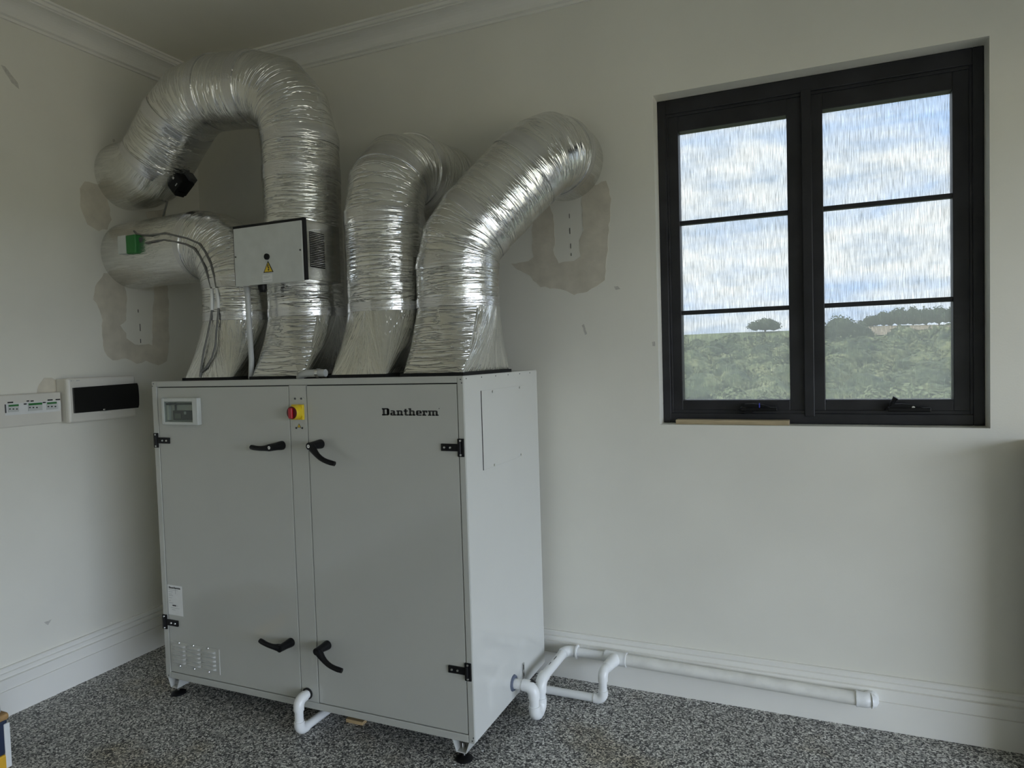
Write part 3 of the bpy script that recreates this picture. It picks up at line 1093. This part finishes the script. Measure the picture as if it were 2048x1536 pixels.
def base_parts(t, xa, xb, cx, m):
    obj('base_gasket', B(xa - .004, xb + .004, BY0 - .004, BY1 + .004, ZG, ZG + .011), 'gap', t)
    return transition('transition_sleeve', t, xa, xb, BY0, BY1, ZG + .010, ZJ, cx, DY, m)


def build_duct(t, D, cuts, bands):
    """cuts: list of (s0, s1, part name, material); bands: tape bands at s with width"""
    for s0, s1, nm, m in cuts:
        D.part(nm, t, s0, s1, m)
    for s, w in bands:
        D.part('tape_band', t, s - w / 2, s + w / 2, 'tape', dr=.0028, amp=.0012)


# duct into the left wall, lower
t1 = duct_root('ventilation_duct', 'foil duct with one bend running low into the left wall above the switchboard', .735)
D1 = Duct([(.735, DY, ZJ), (.735, DY, 1.972), (0.001, -.435, 1.972)], [.215], 1.3, 23)
base_parts(t1, .602, .868, .735, 'foil2')
(a0, a1), = D1.marks
build_duct(t1, D1, [(0, a0, 'riser', 'foil'), (a0, a1, 'elbow', 'foil'), (a1, D1.total, 'horizontal_run', 'foil2')],
           [(.012, .06), (a0 + .02, .05), (a1 - .005, .05)])
# tall duct arching into the left wall
t2 = duct_root('ventilation_duct', 'tallest foil duct arching under the ceiling and into the left wall', 1.105)
D2 = Duct([(1.105, DY, ZJ), (1.105, DY, 2.590), (.508, -.475, 2.655), (.195, -.460, 2.350), (.001, -.445, 2.356)], [.255, .29, .15], 4.7, 28)
base_parts(t2, .978, 1.240, 1.105, 'foil')
(b0, b1), (c0, c1), (e0, e1) = D2.marks
build_duct(t2, D2, [(0, b0, 'riser', 'foil'), (b0, b1, 'elbow', 'foil'), (b1, c0, 'horizontal_run', 'foil'), (c0, c1, 'elbow', 'foil'),
                    (c1, e0, 'sloping_run', 'foil'), (e0, D2.total, 'elbow', 'foil2')],
           [(.010, .05), (b0 - .15, .06), (b0 - .005, .06), (b1 + .01, .06), (c0 - .005, .05), (c1 + .01, .06), (e0, .05)])
# third duct bending straight back into the wall
t3 = duct_root('ventilation_duct', 'foil duct bending straight back into the wall between two other ducts', 1.512)
D3 = Duct([(1.512, DY, ZJ), (1.512, DY, 2.215), (1.530, -.001, 2.235)], [.215], 8.1, 30)
base_parts(t3, 1.375, 1.629, 1.512, 'foil2')
(f0, f1), = D3.marks
build_duct(t3, D3, [(0, f0, 'riser', 'foil'), (f0, f1, 'elbow', 'foil'), (f1, D3.total, 'horizontal_run', 'foil')],
           [(.010, .055), (f0 - .03, .06), (f0 + .16, .05), (f1, .05)])
# fourth duct leaning over to the right
t4 = duct_root('ventilation_duct', 'foil duct leaning away towards the window before entering the back wall', 1.833)
D4 = Duct([(1.833, DY, ZJ), (1.833, DY, 1.862), (2.128, -.245, 2.238), (2.128, -.001, 2.238)], [.22, .175], 11.9, 24)
base_parts(t4, 1.699, 1.951, 1.833, 'foil')
(g0, g1), (h0, h1) = D4.marks
build_duct(t4, D4, [(0, g0, 'riser', 'foil'), (g0, g1, 'elbow', 'foil'), (g1, h0, 'sloping_run', 'foil'), (h0, h1, 'elbow', 'foil'),
                    (h1, D4.total, 'horizontal_run', 'foil2')],
           [(.010, .05), (g0 + .01, .05), (g1 + .01, .05), (h0 - .01, .06), (h1, .05)])

# heater box built into the tall duct
HX0, HX1, HY0, HY1, HZ0, HZ1 = .966, 1.322, -.740, -.515, 1.738, 1.973
hb = obj('heater_casing', B(HX0 + .004, HX1 - .004, HY0 + .012, HY1, HZ0 + .003, HZ1 - .004, bev=.002), 'foil', t2)
fp = obj('front_panel', B(HX0 + .009, HX1 - .009, HY0, HY0 + .008, HZ0 - .004, HZ1 - .012, bev=.001), 'grey', t2)
obj('panel_seal', B(HX0, HX1, HY0 + .006, HY0 + .022, HZ0, HZ1, bev=.002), 'gap', t2)
obj('cable_gland', CY((1.143, HY0, 1.838), (1.143, HY0 - .006, 1.838), .012, n=20), 'black', fp)
obj('danger_sign', PR([(1.121, 1.777), (1.171, 1.777), (1.146, 1.822)], 1, HY0 - .0008, HY0), 'ink', fp)
obj('danger_sign_face', PR([(1.1265, 1.780), (1.1655, 1.780), (1.146, 1.815)], 1, HY0 - .0014, HY0 - .0004), 'signyellow', fp)
obj('lightning_bolt', PR([(1.144, 1.809), (1.149, 1.807), (1.147, 1.799), (1.152, 1.797), (1.149, 1.789), (1.152, 1.789), (1.1475, 1.782), (1.144, 1.790), (1.147, 1.790), (1.148, 1.795), (1.143, 1.797)], 1, HY0 - .002, HY0 - .001), 'ink', fp)
obj('small_notice', B(1.116, 1.164, HY0 - .0006, HY0, 1.741, 1.770), 'paper', fp)
bm = bmesh.new()
for z, w in ((1.762, .034), (1.757, .026), (1.747, .040)):
    box(bm, 1.120, 1.120 + w, HY0 - .001, HY0 - .0004, z, z + .0016)
obj('notice_print', bm, 'faint', fp)
for x, z in ((.982, 1.850), (1.305, 1.850)):
    obj('panel_screw', CY((x, HY0 - .002, z), (x, HY0, z), .0036, n=10), 'dgrey', fp)
gy0, gy1, gz0, gz1 = -.700, -.615, 1.790, 1.925
gr = obj('vent_grille', B(HX1 - .0045, HX1 - .002, gy0, gy1, gz0, gz1), 'gap', t2)
sl0 = None
for k in range(19):
    z = gz0 + .004 + k * (gz1 - gz0 - .008) / 18.5
    if sl0 is None:
        sl0 = obj('grille_slat', B(HX1 - .0024, HX1 + .001, gy0, gy1, z, z + .0022), 'chrome', gr)
        slz = z
    else:
        inst(sl0, gr, (0, 0, z - slz))
obj('cable_gland', SW([(1.075, -.70, HZ0), (1.075, -.70, HZ0 - .020), (1.075, -.70, HZ0 - .030)], [.017, .017, .012], n=18), 'black', t2, True)

# conduit dropping from the heater box between two ducts
cdp = path_points([(.985, -.690, 1.738), (.987, -.690, 1.60), (.970, -.668, 1.44), (.955, -.66, ZT + .004)], [.15, .1])
cn = obj('conduit', SW(cdp, .011, n=12), 'conduit', t2, True)
obj('conduit_collar', CY((.985, -.690, 1.738), (.985, -.690, 1.712), .014, n=14), 'conduit', cn, True)
# short grey hose lying on the cabinet roof
hs = path_points([(1.238, -.694, ZT + .005), (1.255, -.704, ZT + .016), (1.285, -.708, ZT + .021), (1.330, -.706, ZT + .021), (1.372, -.704, ZT + .021)], [.02, .03, .05])
hh = thing('cable_conduit', 'short grey bent conduit lying on the cabinet roof between two duct sleeves', 'conduit', (1.30, -.705, ZT))
obj('hose', SW(hs, .0145, n=14), 'conduit', hh, True)
obj('coupling', CY((1.332, -.706, ZT + .021), (1.345, -.706, ZT + .021), .0175, n=16), 'chrome', hh, True)

# damper actuator on the sloping part of the tall duct
ac = thing('damper_actuator', 'small black damper actuator fixed under the sloping run of the tall duct', 'actuator', (.52, -.60, 2.21))
Rm = Matrix.Rotation(math.radians(-38), 4, 'Y')


def rbox(name, c, dims, m, parent, R4, bev=.003):
    bm = B(-dims[0] / 2, dims[0] / 2, -dims[1] / 2, dims[1] / 2, -dims[2] / 2, dims[2] / 2, bev=bev)
    bmesh.ops.transform(bm, matrix=Matrix.Translation(c) @ R4, verts=bm.verts[:])
    return obj(name, bm, m, parent)




def on_duct(D, u, v, off):
    """pixel -> point off metres outside the duct's skin, where the view ray passes closest to it"""
    d = (MR @ Vector(((u - 1024) / FPX, 1.0, -(v - 768) / FPX))).normalized()
    best = None
    for k in range(400):
        q = CAM + d * (2.2 + k * .005)
        c, dist = min(((r[1], (q - r[1]).length) for r in D.rings[::2]), key=lambda t: t[1])
        if dist <= DR + off:
            return q
        if best is None or dist < best[0]:
            best = (dist, q, c)
    _, q, c = best
    return c + (q - c).normalized() * (DR + off)


AC = on_duct(D2, 362, 369, .022)
rbox('housing', AC, (.082, .075, .060), 'black', ac, Rm, .006)
rbox('clamp', AC + Vector((-.012, .0, -.036)), (.030, .05, .026), 'black', ac, Rm)
rbox('rating_sticker', AC + Vector((-.006, -.0376, .024)), (.010, .002, .014), 'paper', ac, Rm, 0)
rbox('scale_plate', AC + Vector((.012, -.0376, -.010)), (.016, .002, .005), 'faint', ac, Rm, 0)
rbox('mount_bracket', AC + Vector((.0, .030, .012)), (.10, .04, .05), 'dgrey', ac, Rm, .004)
# lead from the actuator down to the lower duct
l0 = on_duct(D2, 334, 405, .001)
l1 = at(322, 437, 1, l0.y)
lp = [l0 + Vector((0, 0, .03)), l0, l0.lerp(l1, .5) + Vector((.006, 0, 0)), l1 + Vector((.012, 0, 0)), l1 + Vector((-.02, 0, -.01))]
obj('lead', SW(lp, .0045, n=8), 'cable', ac, True)

# green and grey air-flow switch on the lower duct, with its twin cables
sn = thing('airflow_switch', 'green and grey airflow switch on the lower foil duct with two thin cables', 'switch', (.26, -.60, 1.98))
S = at(268, 490, 1, -.600)
obj('housing', B(S.x - .010, S.x + .050, S.y - .035, S.y + .035, S.z - .045, S.z + .040, bev=.006), 'green', sn)
obj('cover', B(S.x - .062, S.x - .010, S.y - .036, S.y + .030, S.z - .042, S.z + .042, bev=.004), 'grey', sn)
obj('lead_boot', SW([(S.x + .045, S.y, S.z + .018), (S.x + .075, S.y + .004, S.z + .012), (S.x + .105, S.y + .004, S.z + .010)], [.016, .010, .006], n=12), 'dgrey', sn, True)


def wrap(u, v, off=.005):
    """pixel -> point lying on the lower duct's surface (nearest hit along the view ray)"""
    d = (MR @ Vector(((u - 1024) / FPX, 1.0, -(v - 768) / FPX))).normalized()
    best = None
    for k in range(260):
        q = CAM + d * (2.4 + k * .01)
        dist = min((q - r[1]).length for r in D1.rings[::3])
        if dist < DR + off:
            return q
        if best is None or dist < best[0]:
            best = (dist, q)
    return best[1]


def wrap_base(u, v):
    """pixel on the sleeve: between the neck front and the base front"""
    q = at(u, v, 1, -.64)
    w = max(0, min(1, (q.z - ZT) / (ZJ - ZT)))
    return at(u, v, 1, (BY0 - .004) * (1 - w) + (DY - DR - .006) * w)


cA = [(268, 462), (272, 467), (283, 470), (300, 470), (318, 468), (330, 466), (350, 471), (375, 477), (398, 487), (410, 503), (421, 526), (429, 555), (433, 577), (436, 600), (437, 616)]
cA2 = [(436, 630), (433, 660), (431, 690), (424, 715), (412, 735), (402, 744), (400, 753)]
cB = [(292, 486), (310, 482), (328, 480), (350, 483), (372, 489), (388, 497), (400, 513), (410, 535), (418, 560), (423, 578), (424, 600), (424, 620)]
cB2 = [(421, 640), (414, 675), (408, 700), (404, 725), (401, 745), (400, 754)]
obj('cable', SW([wrap(*p) for p in cA] + [wrap_base(*p) for p in cA2], .0042, n=8), 'cable', sn, True)
obj('cable', SW([wrap(*p) for p in cB] + [wrap_base(*p) for p in cB2], .0042, n=8), 'cable', sn, True)
obj('cable_sleeve', SW([wrap(*p) for p in [(433, 577), (435, 590), (437, 604), (437, 616)]], .0070, n=10), 'pvc', sn, True)
obj('cable_sleeve', SW([wrap(*p) for p in [(423, 578), (424, 592), (424, 606), (424, 620)]], .0070, n=10), 'pvc', sn, True)

# ------------------------------------------------------------------ white drain pipework
dp = thing('drain_pipe', 'white plastic drain pipework joining the cabinet to the skirting board', 'pipe', (2.07, -.38, 0))


def straight(a, b, r, m='pvc'):
    return obj('pipe', CY(a, b, r, n=24), m, dp, True)


def elbow(P, r, rb, m='pvc', tail=.012):
    """bend with thicker socket ends; P = (from, corner, to)"""
    a, b, c = (Vector(p) for p in P)
    d0, d1 = (b - a).normalized(), (c - b).normalized()
    th = d0.angle(d1)
    tl = rb * math.tan(th / 2) + tail
    pts = path_points([b - d0 * tl, b, b + d1 * tl], [rb], arcn=10)
    o = obj('elbow', SW(pts, r, n=22), m, dp, True)
    return o


def pipeline(P, r, rf, rb, m='pvc', skip=()):
    P = [Vector(p) for p in P]
    for i in range(len(P) - 1):
        straight(P[i], P[i + 1], r, m) if False else None
    tails = [0.0] * len(P)
    for i in range(1, len(P) - 1):
        th = (P[i] - P[i - 1]).angle(P[i + 1] - P[i])
        tails[i] = rb * math.tan(th / 2) + .006
        elbow((P[i - 1], P[i], P[i + 1]), rf, rb, 'pvc')
    for i in range(len(P) - 1):
        d = (P[i + 1] - P[i]).normalized()
        a, b = P[i] + d * tails[i], P[i + 1] - d * tails[i + 1]
        if (b - a).dot(d) > .004:
            straight(a, b, r, m)


RW = .0245
YW = -.018 - RW - .004
# trap at the cabinet side
TX = 2.078
pipeline([(X1 + .001, -.422, .146), (TX, -.422, .146), (TX, -.422, .0275), (TX, -.352, .0275), (TX, -.352, .140), (TX, YW, .138), (2.30, YW, .1345)], .0195, .0230, .033)
# long run on the skirting
straight((2.29, YW, .1350), (3.225, YW, .1195), RW, 'pvcold')
elbow(((3.2, YW, .120), (3.262, YW, .119), (3.262, -.018, .119)), .0275, .026, tail=.02)
obj('elbow_cap', SW([(3.262, YW, .119), (3.275, YW + .002, .119), (3.284, YW + .006, .119)], [.0275, .022, .010], n=22), 'pvc', dp, True)
obj('tee', CY((2.255, YW, .1355), (2.345, YW, .1340), .0285, n=24), 'pvc', dp, True)
for x in (2.130, 2.345, 3.215):
    obj('collar', CY((x - .003, YW, .1352 - (x - 2.29) * .0166), (x + .003, YW, .1352 - (x - 2.29) * .0166), .0295, n=24), 'pvc', dp, True)
# front drain passing under the cabinet and up into the tee
FX = 1.272
pipeline([(FX - .003, YF + .003, .141), (FX, -.818, .140), (FX, -.818, .0225), (FX + .004, -.19, .0225), (2.285, -.19, .0225), (2.285, -.19, .136), (2.30, YW, .1355)], .0165, .0200, .026)
obj('reducer', SW([(2.288, -.150, .1358), (2.290, -.135, .1358), (2.294, -.105, .1356), (2.297, -.075, .1355), (2.299, -.06, .1355)], [.0205, .023, .0235, .027, .027], n=22), 'pvc', dp, True)
obj('bush', CY((FX - .003, YF + .0035, .141), (FX - .003, YF - .004, .141), .0225, n=22), 'gap', dp)
# pen marks
for q, d in (((TX + .001, -.43, .1696), (.012, .002, .001)), ((TX, -.18, .1586), (.001, .016, .001)), ((TX - .003, -.235, .1586), (.001, .012, .001)), ((2.285, -.195, .1160), (.008, .001, .001))):
    obj('pen_mark', B(q[0] - d[0], q[0] + d[0], q[1] - d[1], q[1] + d[1], q[2] - d[2], q[2] + d[2]), 'ink', dp)

# ------------------------------------------------------------------ switchboards on the left wall
sb = thing('distribution_board', 'white switchboard with dark smoked door on the left wall', 'switchboard', (0, -.69, 1.19))
obj('casing', B(.0, .070, -.842, -.530, 1.192, 1.3835, bev=.006), 'elec', sb)
obj('cover', B(.066, .096, -.852, -.520, 1.188, 1.3865, bev=.010, seg=3), 'elec', sb)
door = [(-.832, 1.231), (-.832, 1.343), (-.520, 1.349), (-.515, 1.335), (-.513, 1.29), (-.515, 1.245), (-.520, 1.231)]
obj('smoked_door', PR(door, 0, .094, .106), 'smoke', sb)
obj('door_latch', B(.104, .109, -.700, -.692, 1.233, 1.240, bev=.001), 'chrome', sb)
obj('finger_recess', B(.094, .0985, -.712, -.655, 1.213, 1.229, bev=.002), 'elec', sb)
bm = bmesh.new()
for k, w in enumerate((.010, .004, .014, .004)):
    box(bm, .0955, .0965, -.838 + k * .0125, -.838 + k * .0125 + w * .8, 1.372, 1.3755)
obj('maker_print', bm, 'faint', sb)
sb2 = thing('distribution_board', 'flat white switchboard with a row of labelled breakers on the left wall', 'switchboard', (0, -1.05, 1.19))
obj('casing', B(.0, .034, -1.22, -.846, 1.191, 1.327, bev=.003), 'elec', sb2)
obj('cover_plate', B(.032, .040, -1.218, -.8475, 1.193, 1.325, bev=.003), 'elec', sb2)


def eb(name, u0, u1, v0, v1, m, t=.0012, base=.040, par=None):
    a, b = at(u0, v0, 0, base), at(u1, v1, 0, base)
    return obj(name, B(base - .0004, base + t, min(a.y, b.y), max(a.y, b.y), min(a.z, b.z), max(a.z, b.z)), m, par or sb2)


st_ = eb('breaker_strip', 9, 121, 808, 822, 'paper', .0010)
for u0, u1, v in ((15, 37, 809), (55, 84, 806), (92, 113, 804)):
    eb('breaker', u0, u1, v, v + 14, 'grey', .0040)
    eb('breaker_toggle', u0 + 1, u1 - 1, v + 1, v + 3, 'green', .0055)
    for k in range(3):
        eb('breaker_print', u0 + 2 + 7 * k, u0 + 5 + 7 * k, v + 8, v + 10, 'ink', .0050)
eb('breaker', 114, 121, 803, 817, 'paper', .0035)
eb('strip_end', 9, 12, 809, 826, 'dgrey', .0040)
for u0, u1, v in ((15, 26, 804), (53, 58, 801), (61, 67, 801), (95, 105, 799), (111, 120, 798), (47, 53, 807), (85, 91, 804)):
    eb('circuit_print', u0, u1, v, v + 2, 'ink', .0018)

# ------------------------------------------------------------------ odds and ends
oc = obj('timber_offcut', B(1.372, 1.452, -.668, -.640, 0, .014, bev=.001), 'wood')
oc.rotation_euler = (0, 0, 0)
tag(oc, 'small bare timber offcut lying on the floor under the front of the cabinet', 'timber')
bgp = thing('paper_sack', 'navy, yellow and white packet with a brown top beside the left skirting board', 'packet', (.25, -1.47, 0))
obj('lower_band', B(.16, .418, -1.60, -1.35, .0, .055, bev=.006), 'bagyellow', bgp)
obj('sleeve', B(.161, .416, -1.599, -1.351, .054, .178, bev=.008), 'navy', bgp)
obj('white_edge', B(.409, .4195, -1.366, -1.346, .004, .165, bev=.003), 'paper', bgp)
obj('brown_top', B(.170, .420, -1.595, -1.345, .176, .202, bev=.010), 'card', bgp)
obj('grey_cap', SW([(.37, -1.38, .20), (.37, -1.38, .222), (.37, -1.38, .230)], [.030, .028, .018], n=18), 'grey', bgp, True)
wbn = thing('wall_cupboard', 'low dark cupboard with a bare timber top against the wall past the window', 'cupboard', (4.3, -.13, 0))
obj('bench_top', B(3.752, 4.90, -.200, -.002, 1.052, 1.092, bev=.003), 'wood', wbn)
obj('bench_body', B(3.760, 4.88, -.194, -.020, 0.0, 1.052, bev=.003), 'darkwood', wbn)
for k, (u, v, r) in enumerate(((1135, 1438, .0045), (965, 1503, .005), (1100, 1348, .0045), (1188, 1454, .0035), (1725, 1467, .0055), (910, 1530, .004))):
    q = at(u, v, 2, 0.0)
    bm = bmesh.new()
    bmesh.ops.create_icosphere(bm, subdivisions=1, radius=r, matrix=Matrix.Translation((q.x, q.y, r * .45)) @ Matrix.Diagonal((1.2, .8, .45, 1)))
    pb = obj('plaster_crumb', bm, 'paper')
    tag(pb, 'tiny white plaster crumb lying on the grey pebble floor', 'debris', 'white crumbs on the floor')

# ------------------------------------------------------------------ outside
struct(obj('driveway', B(RX + WT, RX + 26, -22, 8, -.30, -.03), 'concrete'))


def hill_z(x, y):
    if y < 8:
        z = -.6 - .10 * max(0, y)
    elif y < 22:
        z = -1.4 - 6.8 * smooth01((y - 8) / 14)
    else:
        f = min(1.0, (y - 22) / 86.0)
        z = -8.2 + (12.15 + .004 * x) * (f ** .92)
    if y > 108:
        z += .012 * (y - 108)
    return z + .35 * noise.noise(Vector((x * .06, y * .06, 2)))


bm = bmesh.new()
NX, NY = 60, 60
g = []
for i in range(NX + 1):
    row = []
    for j in range(NY + 1):
        x = -90 + 180 * i / NX
        y = 1 + 0.2 * j + (j / NY) ** 2 * 128
        row.append(bm.verts.new((x, y, hill_z(x, y) - (0.0 if y > 2 else .0))))
    g.append(row)
for i in range(NX):
    for j in range(NY):
        bm.faces.new((g[i][j], g[i + 1][j], g[i + 1][j + 1], g[i][j + 1]))
struct(obj('hillside', bm, 'hill', None, True))
# pale dry field below the tree line
bm = bmesh.new()
fp_ = [(1738, 656), (1800, 650), (1925, 645), (1940, 664), (1860, 668), (1800, 672), (1735, 676)]
pts = []
NXf, NYf = 20, 6
gg = []
for i in range(NXf + 1):
    row = []
    for j in range(NYf + 1):
        x = 8.6 + 16 * i / NXf
        y = 97 + 13 * j / NYf
        row.append(bm.verts.new((x, y, hill_z(x, y) + .12)))
    gg.append(row)
for i in range(NXf):
    for j in range(NYf):
        bm.faces.new((gg[i][j], gg[i + 1][j], gg[i + 1][j + 1], gg[i][j + 1]))
struct(obj('dry_field', bm, 'field', None, True))


def crown_mesh(bm, c, rx, ry, rz, n, size, rnd, core=True):
    """foliage: a lumpy core with many small leaf tufts standing off it"""
    c = Vector(c)
    if core:
        r = bmesh.ops.create_icosphere(bm, subdivisions=2, radius=1.0)
        for v in r['verts']:
            k = .80 + .22 * noise.noise(v.co * 2.1 + c)
            v.co = Vector((v.co.x * rx * k, v.co.y * ry * k, v.co.z * rz * k)) + c
    for _ in range(n):
        z = rnd.uniform(-.55, 1)
        a = rnd.uniform(0, 2 * math.pi)
        h = math.sqrt(max(0, 1 - z * z))
        d = Vector((h * math.cos(a), h * math.sin(a), z))
        k = .86 + .26 * noise.noise(d * 2.1 + c) + rnd.uniform(-.06, .10)
        p = Vector((d.x * rx * k, d.y * ry * k, d.z * rz * k)) + c
        s = size * rnd.uniform(.55, 1.25)
        nn = (d + Vector((rnd.uniform(-.8, .8), rnd.uniform(-.8, .8), rnd.uniform(-.5, .9)))).normalized()
        u, v = frame_of(nn)
        t = rnd.uniform(0, 3.14)
        u2 = u * math.cos(t) + v * math.sin(t)
        v2 = nn.cross(u2)
        bm.faces.new([bm.verts.new(p + u2 * s * e + v2 * s * f) for e, f in ((-1, -.3), (.2, -.8), (1, .2), (-.1, .8))])


rnd = random.Random(3)
bm = bmesh.new()
for _ in range(480):
    y = 38 + 54 * rnd.random() ** .8
    x = 3 + (y + 3) * rnd.uniform(-.32, .29)
    if y < 45 or (y > 87 and 2.5 < x < 11.5):
        continue
    w = rnd.uniform(1.4, 2.5) * (1 if y < 75 else .85)
    h = w * rnd.uniform(.6, .95) * (1 if y < 75 else .8)
    crown_mesh(bm, (x, y, hill_z(x, y) + h * .5), w, w, h, 190, .17 * (y / 70), rnd)
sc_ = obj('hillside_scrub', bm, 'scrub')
sc_['kind'] = 'stuff'
tag(sc_, 'dense green scrub covering the hillside outside the window', 'scrub')


def tree(name, label, u, vb, vt, wpx, y, cat='tree', m='ridgeleaf', group=None, n=420, lean=1.0, trunk=True):
    b = at(u, vb, 1, y)
    zb = hill_z(b.x, y)
    top = at(u, vt, 1, y).z
    k = (CAM - b).length / FPX
    w = wpx * k / 2
    H = max(.8, top - b.z)
    t = thing(name, label, cat, (b.x, y, min(zb, b.z)), group)
    r_ = random.Random(int(u * 7 + vt))
    bm = bmesh.new()
    hz_ = H * .5
    crown_mesh(bm, (b.x, y, top - hz_), w * .72, w * .72, hz_, n // 2, .16, r_)
    for s_ in (-1, 1):
        crown_mesh(bm, (b.x + s_ * w * .5, y + r_.uniform(-.4, .4), top - hz_ * r_.uniform(1.05, 1.25)), w * .5, w * .5, hz_ * .75, n // 4, .15, r_)
    obj('crown', bm, m, t)
    bm = bmesh.new()
    sweep(bm, [(b.x, y, min(zb, b.z) - .3), (b.x + .05, y, b.z + H * .25), (b.x, y, top - hz_)], [.14, .11, .06], n=8)
    obj('trunk', bm, 'bark', t, True)
    return t


tree('ridge_tree', 'lone broad tree on the grassy skyline seen through the first sash', 1530, 664, 635, 62, 107, n=520)
tree('ridge_tree', 'big rounded tree taller than the scrub beside the dry field', 1682, 700, 627, 92, 92, n=900, trunk=False)
tree('ridge_tree', 'dark bushy tree growing against the big rounded tree at the field edge', 1722, 700, 640, 46, 94, n=500, trunk=False)
for k, (u, vb, vt, w) in enumerate(((1742, 656, 630, 30), (1768, 655, 620, 38), (1797, 654, 613, 42), (1826, 653, 611, 40), (1852, 652, 614, 36), (1878, 651, 611, 40), (1904, 650, 612, 40), (1930, 649, 612, 40))):
    tree('ridge_tree', 'tree in the skyline row above the pale dry field', u, vb, vt, w, 108 + 5 * (k % 2), group='row of trees above the dry field', n=420)
tree('field_shrub', 'single small dark shrub standing on the pale dry field', 1794, 672, 655, 15, 103, 'shrub', n=160, trunk=False)
for u, vt, w in ((1748, 776, 62), (1812, 762, 80), (1880, 778, 62), (1470, 775, 70), (1545, 782, 60)):
    tree('pale_shrub', 'pale green rounded shrub at the foot of the scrub below the window', u, 830, vt, w, 40, 'shrub', 'paleleaf', 'pale shrubs below the window', n=500, trunk=False)
